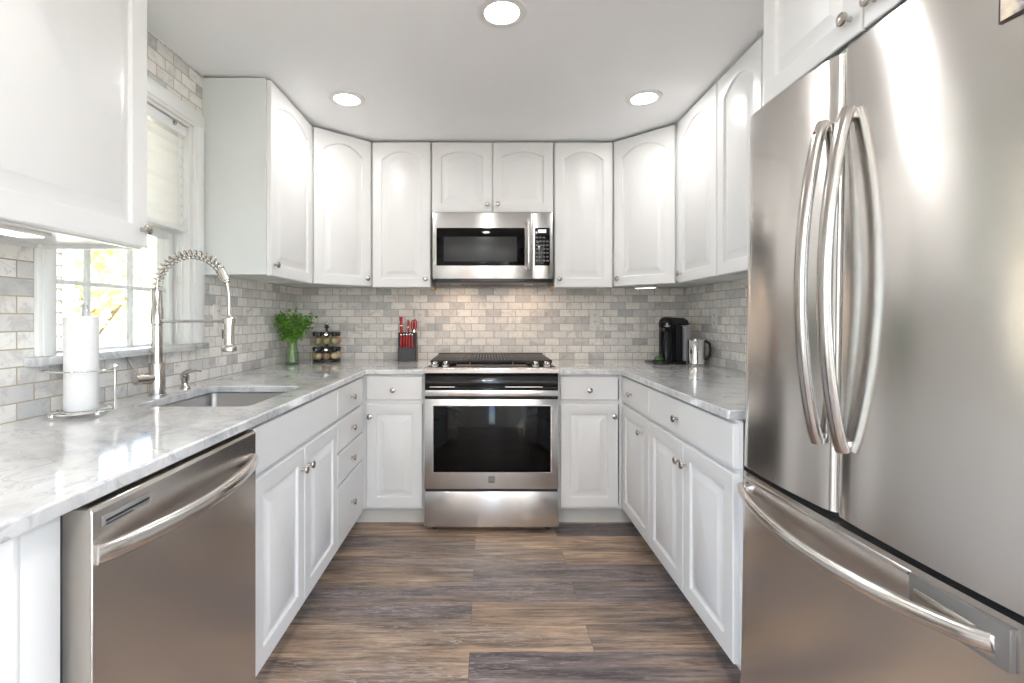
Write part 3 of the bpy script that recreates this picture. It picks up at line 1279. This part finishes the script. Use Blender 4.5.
# cooktop: steel front rail, black sloped apron, deck
m = MB()
m.prism([(-.014, .9), (.0, .898), (.64, .898), (.64, .918), (.1, .921), (.02, .93), (-.012, .928), (-.016, .922)], 'X', -hw, hw)
m.build('cooktop_rail', 'stainless', rg, bevel=.002)
MB().box(-hw + .012, hw - .012, .03, .615, .919, .9315, .004).build('cooktop', 'black_gloss', rg)
m = MB()
m.prism([(.03, .93), (.03, .934), (.10, .95), (.11, .95), (.11, .93)], 'X', -.20, .20)
m.build('control_panel', 'black_gloss', rg)
kx = (-hw + .055, -hw + .115, hw - .125, hw - .06)
for x in kx:
    kk = MB().lathe([(0, 0), (.021, 0), (.021, .008), (.016, .011), (.014, .026), (.011, .028), (0, .028)], (x, .055, .931), 24, (0, -.35, .94))
    kk.build('knob', 'chrome', rg)
# cast-iron grates: three sections
gz0, gz1 = .932, .962
for gi, (a, b_) in enumerate(((-hw + .022, -.128), (-.122, .122), (.128, hw - .022))):
    m = MB()
    y0, y1 = .105, .60
    t = .009
    m.box(a, b_, y0, y0 + t, gz1 - .016, gz1, .002).box(a, b_, y1 - t, y1, gz1 - .016, gz1, .002)
    m.box(a, a + t, y0, y1, gz1 - .016, gz1, .002).box(b_ - t, b_, y0, y1, gz1 - .016, gz1, .002)
    m.box(a, b_, (y0 + y1) / 2 - t / 2, (y0 + y1) / 2 + t / 2, gz1 - .014, gz1, .002)
    nb = 13
    for k in range(1, nb):
        x = a + (b_ - a) * k / nb
        m.box(x - .006, x + .006, y0, y1, gz1 - .012, gz1, .0015)
    for k in (.12, .24, .36, .62, .74, .86):
        yy = y0 + (y1 - y0) * k
        m.box(a, b_, yy - .004, yy + .004, gz1 - .012, gz1 - .001, .0015)
    for x in (a + .005, b_ - .014):
        for yy in (y0, (y0 + y1) / 2, y1 - t):
            m.box(x, x + t, yy, yy + t, gz0, gz1 - .01)
    m.build('grate', 'cast_iron', rg)
for x, yy, r_ in ((-.24, .22, .038), (-.24, .47, .03), (.0, .34, .045), (.24, .22, .042), (.24, .47, .028)):
    MB().lathe([(r_ + .012, 0), (r_ + .010, .006), (r_, .008), (r_ - .003, .014), (0, .015)], (x, yy, .9312), 24).build('burner', 'cast_iron', rg)
MB().box(-hw + .015, hw - .015, .616, .66, .919, .965, .004).build('rear_trim', 'black_plastic', rg)

# ------------------------------------------------------------------ microwave
mw = thing('microwave', 'stainless over-the-range microwave hung below the short cabinet', 'microwave', (.0375, 2.94, 1.452))
hw = .3745
MB().box(-hw, hw, .03, .395, .002, .412).build('body', 'appliance_side', mw, smooth=False)
mdo = MB().box(-hw, .245, 0, .029, 0, .413, .004).build('door', 'stainless', mw)
MB().box(-hw + .025, .20, -.002, .0, .082, .317, .002).build('window', 'oven_glass', mdo)
MB().box(-hw + .07, .15, -.0027, -.002, .108, .262, .0005).build('window_mesh', 'black_plastic', mdo)
m = MB()
m.tube([(.222, -.002, .06), (.222, -.03, .066), (.222, -.036, .10), (.222, -.036, .33), (.222, -.03, .363), (.222, -.002, .37)], .0095, 14)
m.build('handle', 'stainless_bright', mdo, angle=60)
MB().box(.247, hw, 0, .029, 0, .413, .004).build('control_housing', 'stainless', mw)
cp = MB().box(.262, .356, -.002, 0, .082, .317, .002).build('control_panel', 'black_gloss', mw)
MB().box(.283, .333, -.003, -.002, .286, .306).build('display', 'display_glow', cp, smooth=False)
m = MB()
for r_ in range(7):
    for q in range(4 if r_ > 0 else 3):
        m.box(.269 + q * .0215, .269 + q * .0215 + .014, -.0027, -.002, .252 - r_ * .024, .262 - r_ * .024)
m.build('buttons', 'badge_grey', cp, smooth=False)
text_obj('Kenmore', .014, 'grey_plastic', mdo, (-.015, -.0006, .042), (R(90), 0, 0))
m = MB()
m.box(-hw + .006, hw - .006, .012, .39, -.022, .0015, .003)
m.box(-.20, .20, .0, .02, -.012, -.001)
m.build('underside', 'black_plastic', mw)
for a in (-.30, .24):
    MB().box(a + (.03 if a < 0 else -.03), a + .06 + (.03 if a < 0 else -.03), .17, .23, -.0235, -.022).build('light_lens', 'outlet_white', mw, smooth=False)
for sx in (-1, 1):
    area('cooktop_lamp', (sx * .22, .20, -.027), (0, 0, 0), .10, .08, .30, (1, .70, .48), parent=mw)
for X, xs in ((-.349, -1), (.424, 1)):
    o = MB().box(-.012, .012, 0, .1, -.02, 0, .002).build('spacer_block', 'wood_block', None, loc=(X + xs * .002, 2.99 + .06, 1.411))
    tag(o, 'small tan wood block under the cabinet edge at the microwave %s' % ('left' if xs < 0 else 'right'), 'block')

# ------------------------------------------------------------------ refrigerator
fr = thing('refrigerator', 'large stainless steel french door refrigerator with bottom freezer at right', 'refrigerator', (.763, 1.436, 0),
           rot=(R(-1.0), 0, math.atan2(-.712, .026)))
FW = .79
MB().box(.004, FW - .004, .075, .565, .03, 1.775, .004).build('body', 'appliance_side', fr)
MB().box(.02, FW - .02, .09, .5, .004, .03).build('base_grille', 'black_plastic', fr, smooth=False)


def fridge_front(x0, x1, z0, z1, name, bow=.010, er=.018, parent=fr):
    """door shell: bowed front, rounded upright edges"""
    n = 26
    front = []
    wd = x1 - x0
    for i in range(n + 1):
        u = i / n
        y = -bow * (1 - (2 * u - 1) ** 2)
        front.append([x0 + wd * u, y])
    # rounded edges
    left = [(x0, .07), (x0, er)]
    for k in range(1, 6):
        a = PI / 2 * k / 6
        left.append((x0 + er * (1 - math.cos(a)), er * (1 - math.sin(a))))
    mid = [(x, y) for x, y in front if x0 + er <= x <= x1 - er]
    right = [(x0 + x1 - x, y) for x, y in left][::-1]
    poly = left + mid + right
    mm = MB()
    mm.prism(poly, 'Z', z0, z1)
    return mm.build(name, 'stainless_upright', parent, angle=40)


SE = .362
d1 = fridge_front(.0, SE - .003, .762, 1.812, 'door')
d2 = fridge_front(SE + .003, FW, .762, 1.812, 'door')
fz = fridge_front(.0, FW, .06, .748, 'freezer_drawer', bow=.012)
MB().box(.006, FW - .006, .02, .074, .7485, .7615).build('gasket', 'dark_gap', fr, smooth=False)
MB().box(SE - .0028, SE + .0028, .015, .074, .765, 1.79).build('gasket', 'dark_gap', fr, smooth=False)
for xx in (.05, FW - .05):
    MB().box(xx - .04, xx + .04, .03, .16, 1.776, 1.808, .006).build('hinge_cover', 'grey_plastic', fr)


def fr_handle(parent, x, z0, z1, lean):
    pts = []
    n = 32
    for i in range(n + 1):
        u = i / n
        s_ = math.sin(PI * u) ** .75
        pts.append((x, -.012 - .048 * s_, z0 + (z1 - z0) * u))
    mm = MB()
    mm.tube(pts, 1, 18, flat=(.017, .0125), up=(1, 0, 0))
    for z in (z0 + .012, z1 - .012):
        mm.box(x - .012, x + .012, -.02, .006, z - .012, z + .012, .004)
    return mm.build('handle', 'handle_steel', parent, angle=60)


fr_handle(d1, SE - .037, .914, 1.665, 0)
fr_handle(d2, SE + .037, .914, 1.665, 0)
MB().cyl((SE - .037, -.0335, 1.640), (SE - .037, -.0345, 1.6405), .004, n=12).build('marker', 'handle_red', d1)
pts = []
for i in range(33):
    u = i / 32
    s_ = math.sin(PI * u) ** .75
    pts.append((.02 + (.702 - .02) * u, -.012 - .056 * s_, .700 - .022 * s_))
m = MB().tube(pts, 1, 18, flat=(.0155, .0125), up=(0, 0, 1))
for x in (.034, .688):
    m.box(x - .014, x + .014, -.02, .006, .688, .712, .004)
m.build('handle', 'stainless_bright', fz, angle=60)
# plate imitating a grey reflection behind the freezer handle, and the panel's top edge
m = MB()
m.box(.56, .725, -.0135, -.002, .668, .735, .002)
m.build('reflection_plate', 'reflection_grey', fz)
m = MB()
m.box(.57, .705, -.0145, -.012, .676, .712, .001)  # bright middle of the same reflection, built as a raised panel
m.box(.03, .559, -.0145, .0, .728, .737, .002)
m.build('lip_and_reflection', 'stainless_bright', fz)
# picture magnet, top right of the right-hand door
mg = thing('picture_magnet', 'small dark-bordered picture magnet at the top of the right refrigerator door', 'magnet')
mgp = fr.matrix_basis @ Vector((.69, -.0, 1.715))
mg.parent = None
mg.rotation_euler = fr.rotation_euler
mg.location = mgp
bpy.context.view_layer.update()
Mx = fr.matrix_basis
mg.location = Mx @ Vector((.722, -.0065, 1.716))
MB().box(-.03, .05, -.004, .0, -.048, .06, .001).build('backing', 'photo_border', mg)
MB().box(-.0265, .0465, -.0045, -.004, -.0445, .0565).build('print', 'magnet_photo', mg, smooth=False)

# ------------------------------------------------------------------ ceiling lights
cl = thing('recessed_light', 'round recessed ceiling light nearest the camera, at the top of the photo', 'ceiling light', (.057, 1.757, ZC), 0, 'recessed ceiling lights')
MB().lathe([(.064, -.002), (.066, -.006), (.078, -.008), (.090, -.005), (.093, 0)], (0, 0, 0), 48).build('trim_ring', 'trim_white', cl)
MB().lathe([(0, -.0035), (.05, -.0035), (.065, -.0025)], (0, 0, 0), 40).build('diffuser', 'lamp_glow', cl)
lights = [cl]
for loc, lab in (((-.725, 2.453, ZC), 'round recessed ceiling light at the left, near the left corner cabinet'),
                 ((.814, 2.442, ZC), 'round recessed ceiling light at the right, near the right corner cabinet')):
    lights.append(dup(cl, loc, 0, lab))
for x, y in ((.057, .30), (-1.6, -1.3), (0, -1.3), (1.6, -1.3), (-1.6, -2.5), (0, -2.5), (1.6, -2.5)):  # unseen ceiling lights added to brighten the room
    lights.append(dup(cl, (x, y, ZC), 0, 'unseen round ceiling light added for fill behind the camera'))
for i, l in enumerate(lights):
    area('can_lamp', (0, 0, -.009), (0, 0, 0), .13, .13, CAN_W if i < 4 else FILL_W, (1, .985, .965), 'DISK', parent=l)


# ------------------------------------------------------------------ outlets


def outlet(loc, rotz, label, gang=1):
    t = thing('wall_outlet', label, 'outlet', loc, rotz, 'white duplex wall outlets')
    MB().box(-.035, .035, -.006, 0, -.058, .058, .003).build('plate', 'outlet_white', t)
    m = MB()
    for z in (-.024, .024):
        m.box(-.017, .017, -.0075, -.006, z - .0145, z + .0145, .001)
    m.build('socket', 'outlet_white', t)
    m = MB()
    for z in (-.024, .024):
        for x in (-.007, .007):
            m.box(x - .0014, x + .0014, -.0082, -.0075, z - .002, z + .008)
        m.box(-.002, .002, -.0082, -.0075, z - .010, z - .006)
    m.build('slots', 'outlet_slot', t, smooth=False)
    return t


outlet((-.472, YB, 1.205), 0, 'white wall outlet on the back tiles behind the red knives')
outlet((.765, YB, 1.205), 0, 'white wall outlet on the back tiles right of the stove')
outlet((XR, 2.92, 1.20), R(-90), 'white wall outlet on the right wall above the steel mug')
outlet((XL, 2.34, 1.215), R(90), 'white wall outlet on the left wall behind the faucet head')

# ------------------------------------------------------------------ faucet
fc = thing('kitchen_faucet', 'brushed nickel spring-neck kitchen faucet standing behind the sink', 'faucet', (-1.246, 1.785, .914))
MB().lathe([(.030, 0), (.030, .005), (.0265, .007), (.0265, .120), (.025, .124), (.0185, .125), (.0185, .262), (.018, .264)], (0, 0, 0), 32).build('base_column', 'nickel', fc)
MB().lathe([(.0165, .262), (.0165, .268), (.0205, .27), (.0205, .330), (.018, .335), (.0175, .395), (.013, .398), (0, .398)], (0, 0, 0), 32).build('upper_column', 'nickel', fc)
# arch of hose and coil
arch = []
RA = .130
for i in range(7):
    arch.append(Vector((0, 0, .385 + .02 * i / 6)))
for i in range(1, 45):
    a = PI * i / 44 * .86
    arch.append(Vector((RA - RA * math.cos(a), 0, .405 + .128 * math.sin(a))))
last = arch[-1]
m = MB().tube(arch, .0062, 12)
m.build('hose', 'nickel', fc)


def along(path, s):
    tot = [0]
    for a, b_ in zip(path, path[1:]):
        tot.append(tot[-1] + (b_ - a).length)
    d = s * tot[-1]
    for i in range(len(path) - 1):
        if tot[i + 1] >= d:
            f = (d - tot[i]) / max(1e-9, tot[i + 1] - tot[i])
            return path[i].lerp(path[i + 1], f), (path[i + 1] - path[i]).normalized()
    return path[-1], (path[-1] - path[-2]).normalized()


coil = []
turns = 19
for i in range(turns * 14 + 1):
    s = i / (turns * 14)
    p, t = along(arch, .03 + s * .95)
    u = Vector((0, 1, 0))
    v = t.cross(u)
    a = 2 * PI * turns * s
    coil.append(p + (u * math.cos(a) + v * math.sin(a)) * .0165)
MB().tube(coil, .003, 6).build('spring', 'nickel', fc, angle=80)
ex, ez = last.x, last.z
tdir = (arch[-1] - arch[-2]).normalized()
m = MB()
m.cyl(last - tdir * .016, last + tdir * .030, .0165, n=24)
m.cyl(last + tdir * .030, last + tdir * .037, .012, n=24)
m.build('hose_collar', 'nickel', fc)
hx_ = .273
q0 = last + tdir * .03
pp = []
for i in range(13):
    u = i / 12
    b0, b1, b2, b3 = q0, q0 + tdir * .03, Vector((hx_, 0, .345)), Vector((hx_, 0, .292))
    pp.append(b0 * (1 - u) ** 3 + b1 * 3 * u * (1 - u) ** 2 + b2 * 3 * u * u * (1 - u) + b3 * u ** 3)
MB().tube(pp, .0062, 12).build('outlet_hose', 'nickel', fc)
MB().lathe([(0, .305), (.010, .303), (.012, .298), (.0185, .293), (.0185, .192), (.020, .188), (.0265, .182), (.0265, .170), (.024, .167), (0, .167)], (hx_, 0, 0), 32).build('spray_head', 'nickel', fc)
MB().box(hx_ - .024, hx_ - .017, -.006, .006, .215, .25, .002).build('spray_button', 'black_plastic', fc)
m = MB().cyl((.018, 0, .281), (hx_ - .015, 0, .281), .0055, n=14)
m.lathe([(.023, .271), (.023, .291), (.0195, .291)], (hx_, 0, 0), 28)
m.lathe([(.0195, .271), (.023, .271)], (hx_, 0, 0), 28)
m.build('support_arm', 'nickel', fc)
# lever
ld = Vector((-.42, -.90, 0)).normalized()
m = MB()
m.cyl(Vector((0, 0, .068)), Vector((0, 0, .068)) + ld * .075, .0205, n=28)
m.build('valve_body', 'nickel', fc)
pe = Vector((0, 0, .068)) + ld * .058
MB().tube([pe + Vector((0, 0, .01)), pe + Vector((-.03, -.0, .05)), pe + Vector((-.055, -.0, .088))], [.0045, .004, .0045], 12).build('lever', 'nickel', fc)

# soap dispenser
sp = thing('soap_dispenser', 'small brushed nickel soap pump on the counter right of the faucet', 'soap dispenser', (-1.246, 1.95, .914))
MB().lathe([(.021, 0), (.021, .003), (.017, .006), (.012, .018), (.0115, .03), (.016, .042), (.017, .055), (.012, .060), (0, .060)], (0, 0, 0), 28).build('collar', 'nickel', sp)
MB().tube([(-.012, 0, .052), (.0, 0, .066), (.018, 0, .074), (.045, 0, .077), (.068, 0, .074)], [.009, .010, .008, .0055, .004], 14).build('spout', 'nickel', sp)

# ------------------------------------------------------------------ paper towel
ph = thing('paper_towel_holder', 'chrome wire paper towel stand on ball feet on the left counter', 'holder', (-1.218, 1.42, .914))
m = MB()
ringp = [(math.cos(a) * .074, math.sin(a) * .074, .014) for a in [2 * PI * i / 40 for i in range(40)]]
m.tube(ringp, .003, 8, closed=True)
ringp = [(math.cos(a) * .045, math.sin(a) * .045, .014) for a in [2 * PI * i / 32 for i in range(32)]]
m.tube(ringp, .0025, 8, closed=True)
for a in (40, 130, 220, 310):
    m.cyl((0, 0, .014), (math.cos(R(a)) * .074, math.sin(R(a)) * .074, .014), .0025, n=8)
m.build('base_ring', 'chrome', ph)
for a in (-110, -20, 70, 160):
    MB().sphere((math.cos(R(a)) * .074, math.sin(R(a)) * .074, .009), .009).build('foot', 'chrome', ph)
m = MB()
m.tube([(0, 0, .014), (0, 0, .318), (.002, 0, .330), (.009, 0, .337), (.016, 0, .330), (.017, 0, .312)], .0035, 10)
m.build('spindle', 'chrome', ph)
m = MB()
m.cyl((.085, .02, .012), (.085, .02, .142), .003, n=10)
hp = []
for i in range(31):
    a = R(8 - 200 * i / 30)
    hp.append((math.cos(a) * .087, math.sin(a) * .087, .138))
m.tube(hp, .0025, 8)
m.sphere((.089, .016, .146), .008)
m.build('tension_arm', 'chrome', ph)
pt = thing('paper_towel_roll', 'white paper towel roll standing on the chrome wire stand', 'paper towel', (-1.218, 1.42, .9315))
MB().lathe([(.019, 0), (.040, 0), (.0415, .003), (.0415, .277), (.040, .28), (.019, .28), (.019, 0)], (0, 0, 0), 48).build('paper', 'paper', pt, angle=60)
MB().lathe([(.0165, 0), (.0185, 0), (.0185, .2805), (.0165, .2805), (.0165, 0)], (0, 0, 0), 24).build('core', 'core_card', pt)

# ------------------------------------------------------------------ herb vase
random.seed(11)
vz = thing('glass_vase', 'clear glass vase at the left end of the back counter', 'vase', (-1.243, 3.02, .914))
MB().lathe([(0, .004), (.038, .004), (.041, .012), (.040, .03), (.034, .08), (.027, .115), (.028, .145), (.031, .150), (.033, .150), (.030, .142), (.029, .115), (.037, .08),
            (.043, .03), (.044, .01), (.041, 0), (0, 0)], (0, 0, 0), 32).build('glass', 'vase_glass', vz, angle=60)
MB().lathe([(0, .005), (.037, .005), (.039, .012), (.038, .03), (.033, .075), (.0, .075)], (0, 0, 0), 28).build('water', 'window_glass', vz, angle=60)
hb = thing('herb_bunch', 'bushy bright green parsley bunch standing in the glass vase', 'herbs', (-1.243, 3.02, .914))
m = MB()
tips = []
for i in range(46):
    a = random.uniform(0, 2 * PI)
    r0 = random.uniform(0, .022)
    e = random.uniform(.15, 1) ** .6
    rx = .125 * e
    top = Vector((math.cos(a) * rx, math.sin(a) * rx * .85, .235 + .095 * (1 - e * .6) * random.uniform(.75, 1.25) + random.uniform(-.02, .03)))
    if top.x < -.07:
        top.x = -.07
    b0 = Vector((math.cos(a + 2) * r0, math.sin(a + 2) * r0, .012))
    b1 = Vector((math.cos(a) * .010, math.sin(a) * .010, .13))
    m.tube([b0, b1, b1.lerp(top, .5) + Vector((0, 0, .015)), top], [.0024, .0022, .0017, .001], 6)
    tips.append((b1, top))
m.build('stems', 'stem', hb)


def leaves(mat, seed, n_per, name):
    random.seed(seed)
    mm = MB()
    b = mm.bm
    for b1, top in tips:
        for k in range(n_per):
            s_ = random.uniform(.2, 1.06)
            p = b1.lerp(top, s_) + Vector((random.gauss(0, .014), random.gauss(0, .014), random.gauss(0, .012)))
            if p.x < -.075:
                p.x = -.075 + random.uniform(0, .01)
            if p.z < .145:
                p.z = .145 + random.uniform(0, .04)
            d = Vector((random.gauss(0, 1), random.gauss(0, 1), random.gauss(0, .6))).normalized()
            nn = (Vector((0, -.3, 1)) + Vector((random.gauss(0, .6), random.gauss(0, .6), 0))).normalized()
            side = d.cross(nn).normalized()
            up = side.cross(d)
            sz = random.uniform(.011, .019)
            # three-lobed parsley leaf
            prof = [(0, 0, 0), (.25, .42, .08), (.55, .62, .02), (.62, .28, .1), (.95, .30, 0), (1.2, 0, -.05), (.95, -.30, 0), (.62, -.28, .1), (.55, -.62, .02), (.25, -.42, .08)]
            vs = [b.verts.new(p + d * x * sz + side * y * sz + up * z * sz * 2) for x, y, z in prof]
            cv = b.verts.new(p + d * .5 * sz - up * .12 * sz)
            for i in range(len(vs)):
                b.faces.new((vs[i], vs[(i + 1) % len(vs)], cv))
    return mm.build(name, mat, hb, smooth=False)


leaves('leaf', 3, 15, 'leaves')
leaves('leaf_dark', 4, 10, 'leaves')

# ------------------------------------------------------------------ spice rack
SRX, SRY = -1.083, 3.20
sr = thing('spice_rack', 'black two-tier revolving spice rack on the back counter', 'spice rack', (SRX, SRY, .914))
MB().lathe([(0, 0), (.088, 0), (.092, .003), (.092, .014), (.088, .017), (0, .017)], (0, 0, 0), 40).build('base', 'cap_black', sr)
MB().lathe([(.008, .016), (.008, .225), (.016, .23), (.017, .238), (.0, .24)], (0, 0, 0), 16).build('pole', 'cap_black', sr)
for z in (.085, .187):
    m = MB()
    m.lathe([(.030, 0), (.034, 0), (.034, .012), (.030, .012), (.030, 0)], (0, 0, z), 24)
    NJ = 8
    for k in range(NJ):
        a = 2 * PI * (k + .35) / NJ
        px, py = math.cos(a) * .070, math.sin(a) * .070
        m.tube([(px + math.cos(q) * .0235, py + math.sin(q) * .0235, z + .006) for q in [2 * PI * i / 20 for i in range(20)]], .0028, 6, closed=True)
    m.build('jar_ring', 'cap_black', sr)
MB().sphere((0, 0, .254), .016).build('finial', 'chrome', sr)
MB().lathe([(.0135, 0), (.0155, .004), (.0135, .008)], (0, 0, .246), 20).build('finial_collar', 'cap_black', sr)
JS = 1.24
spm = ['spice_tan', 'spice_tan', 'spice_red', 'spice_green', 'spice_brown', 'spice_tan', 'spice_green']
first = {}
for ti, zb in enumerate((.017, .119)):
    for k in range(NJ):
        a = 2 * PI * (k + .35) / NJ
        mat = spm[(k * 3 + ti * 2 + k // 7) % 7]
        lab = '%s spice jar on the %s tier of the revolving rack' % ({'spice_tan': 'tan', 'spice_red': 'red', 'spice_green': 'green', 'spice_brown': 'brown'}[mat], 'bottom' if ti == 0 else 'top')
        loc = (SRX + math.cos(a) * .070, SRY + math.sin(a) * .070, .914 + zb)
        if mat in first:
            j = dup(first[mat], loc, a, lab, 'spice jars in the revolving rack')
        else:
            j = thing('spice_jar', lab, 'spice jar', loc, a, 'spice jars in the revolving rack')
            MB().lathe([(0, 0), (.015, 0), (.0225, .008), (.0258, .024), (.023, .041), (.017, .050), (.017, .054), (0, .054)], (0, 0, 0), 20).build('glass', 'jar_glass', j, angle=60)
            MB().lathe([(0, .0015), (.0145, .0015), (.0218, .009), (.025, .024), (.0222, .039), (.014, .045), (0, .045)], (0, 0, 0), 20).build('spice', mat, j, angle=60)
            MB().lathe([(.0185, .054), (.0195, .056), (.0195, .080), (.018, .083)], (0, 0, 0), 20).build('lid', 'cap_black', j)
            m = MB().lathe([(.0, .0842), (.0175, .0838), (.0185, .0828)], (0, 0, 0), 20)
            m.lathe([(0, .0212), (.0105, .0212), (.0112, .0185)], (0, 0, .068), 20, (1, 0, 0))
            m.build('lid_disc', 'chrome', j)
            first[mat] = j

# ------------------------------------------------------------------ knife block
KX, KY = -.545, 3.19
kb = thing('knife_block', 'dark grey knife block with red handles beside the stove', 'knife block', (KX, KY, .914))
MB().prism([(0, 0), (-.003, .088), (.002, .092), (.048, .098), (.048, 0)], 'X', -.056, .056).build('steak_holder', 'block_grey', kb, bevel=.003)
MB().prism([(.049, 0), (.049, .190), (.054, .196), (.100, .196), (.106, .190), (.140, 0)], 'X', -.062, .062).build('main_block', 'black_plastic', kb, bevel=.003)
text_obj('—', .012, 'grey_plastic', kb, (0, -.0035, .045), (R(90), 0, 0), name='emblem')
kf = None
stx = (-.038, -.019, 0, .019, .038)
snames = ('leftmost', 'second from left', 'middle', 'second from right', 'rightmost')
for i, x in enumerate(stx):
    lab = 'red-handled steak knife, %s of five in the front of the knife block' % snames[i]
    loc = (KX + x, KY + .025, .914 + .088)
    if kf is None:
        kf = thing('steak_knife', lab, 'knife', loc, 0, 'red steak knives in the knife block')
        kf.rotation_euler = (R(-4), 0, 0)
        MB().box(-.0055, .0055, -.008, .008, 0, .090, .004, 3).build('handle', 'handle_red', kf, angle=60)
        MB().box(-.0058, .0058, -.0085, .0085, .088, .100, .003).build('end_cap', 'chrome', kf)
        MB().box(-.0006, .0006, -.007, .007, -.07, .004).build('blade', 'stainless_bright', kf, smooth=False)
    else:
        o = dup(kf, loc, None, lab)
        o.rotation_euler = (R(-4), 0, R((i - 2) * 2))


def big_knife(x, y, h, wd, tilt, lab, name='kitchen_knife'):
    t = thing(name, lab, 'knife', (KX + x, KY + y, .914 + .194), 0)
    t.rotation_euler = (R(-5), R(tilt), 0)
    m = MB()
    m.tube([(0, 0, .0), (0, -.002, h * .3), (0, .003, h * .7), (0, -.003, h)], [1, 1.0, .95, 1.1], 12, flat=(wd, .014), up=(1, 0, 0))
    m.build('handle', 'handle_red', t, angle=60)
    MB().box(-wd * 1.05, wd * 1.05, -.015, .015, h * .38, h * .38 + .008, .002).build('bolster', 'chrome', t)
    MB().box(-.001, .001, -.016, .016, -.15, .002).build('blade', 'stainless_bright', t, smooth=False)
    return t


big_knife(-.043, .075, .110, .011, -3, 'tallest red-handled chef knife at the left of the knife block')
big_knife(.002, .075, .085, .007, 1, 'slim red-handled knife standing upright in the middle rear of the knife block')
sc_ = thing('kitchen_scissors', 'red and black handled scissors at the right rear of the knife block', 'scissors', (KX + .042, KY + .075, .914 + .194))
m = MB()
m.tube([(math.cos(a) * .011 - .006, 0, .05 + math.sin(a) * .034) for a in [2 * PI * i / 24 for i in range(24)]], .0045, 8, closed=True)
m.build('handle', 'handle_red', sc_)
m = MB()
m.tube([(math.cos(a) * .011 + .008, .006, .054 + math.sin(a) * .034) for a in [2 * PI * i / 24 for i in range(24)]], .0045, 8, closed=True)
m.build('handle', 'handle_red', sc_)
MB().box(-.007, .007, -.003, .009, -.10, .022, .002).build('blade', 'stainless_bright', sc_)
MB().cyl((-.012, 0, .078), (-.002, 0, .084), .004, n=10).build('rest', 'chrome', sc_)

# ------------------------------------------------------------------ coffee machine
cm = thing('coffee_machine', 'black capsule coffee machine in the right corner of the back counter', 'coffee machine', (1.180, 3.08, .914))
MB().prism([(x * 1.0, y) for x, y in rrect(-.118, .10, -.075, .12, .03)], 'Z', 0, .012).build('base', 'black_plastic', cm, bevel=.003)
m = MB()
m.lathe([(0, .012), (.054, .012), (.054, .235), (.0555, .24), (.0555, .262), (.050, .282), (.036, .296), (.018, .301), (0, .302)], (0, 0, 0), 40)
m.build('brew_column', 'black_gloss', cm, angle=50)
m = MB()
m.prism(rrect(.0, .118, -.035, .13, .03), 'Z', .012, .245)
m.build('rear_body', 'black_plastic', cm, bevel=.004)
m = MB()
m.prism([(-.01, .247), (.124, .247), (.124, .262), (.114, .282), (.09, .295), (-.01, .300)], 'Y', -.045, .10)
m.build('head', 'black_plastic', cm, bevel=.010, seg=4)
MB().box(.118, .150, .0, .014, .249, .255, .002).build('lever', 'black_plastic', cm)
m = MB()
m.prism(rrect(.078, .132, -.075, -.036, .014), 'Z', .02, .245)
m.build('water_tank', 'tank_grey', cm, bevel=.002)
m = MB()
m.lathe([(0, .0), (.026, 0), (.03, .004), (.03, .02), (.026, .03), (0, .032)], (-.035, -.04, .205), 24)
m.build('spout', 'black_gloss', cm)
m = MB()
m.box(-.038, -.024, -.073, -.069, .236, .262, .001)
m.box(-.05, -.012, -.075, -.066, .240, .246, .001)
m.build('latch', 'chrome', cm)
m = MB()
m.lathe([(0, 0), (.052, 0), (.056, .004), (.056, .022), (.052, .026), (0, .026)], (-.065, -.055, 0), 36)
m.build('drip_tray', 'black_plastic', cm)
m = MB()
m.lathe([(.0, .0275), (.044, .0275), (.047, .026)], (-.065, -.055, 0), 36)
m.build('tray_grid', 'stainless_bright', cm)
for k, (dx, dy, lab) in enumerate(((-.112, -.068, 'dark green coffee capsule lying on the drip tray, front one'), (-.085, -.03, 'dark green coffee capsule on the drip tray, rear one'))):
    o = MB().lathe([(0, 0), (.024, 0), (.026, .003), (.022, .006), (.019, .016), (.012, .024), (0, .027)], (0, 0, 0), 24).build(
        'coffee_capsule', 'capsule_green', None, loc=(1.180 + dx + .02, 3.08 + dy - .01, .914 + .0278))
    tag(o, lab, 'coffee capsule', 'green coffee capsules')

# steel mug
mu = thing('steel_mug', 'polished steel frothing jug with black handle right of the coffee machine', 'jug', (1.298, 2.925, .914))
MB().lathe([(0, 0), (.047, 0), (.0495, .003), (.0495, .02), (.048, .024), (.048, .148), (.0495, .152), (.0495, .160), (.042, .162), (.042, .156), (.040, .02), (0, .015)], (0, 0, 0), 40).build('body', 'chrome', mu, angle=50)
m = MB()
m.tube([(.040, 0, .148), (.058, -.004, .150), (.078, -.008, .138), (.084, -.009, .105), (.080, -.008, .065), (.064, -.005, .042), (.042, 0, .035)], 1, 14, flat=(.0105, .0075), up=(0, 1, 0))
m.build('handle', 'black_plastic', mu, angle=60)
MB().lathe([(0, .158), (.036, .158), (.038, .166), (.030, .170), (0, .171)], (0, 0, 0), 32).build('lid', 'chrome', mu)
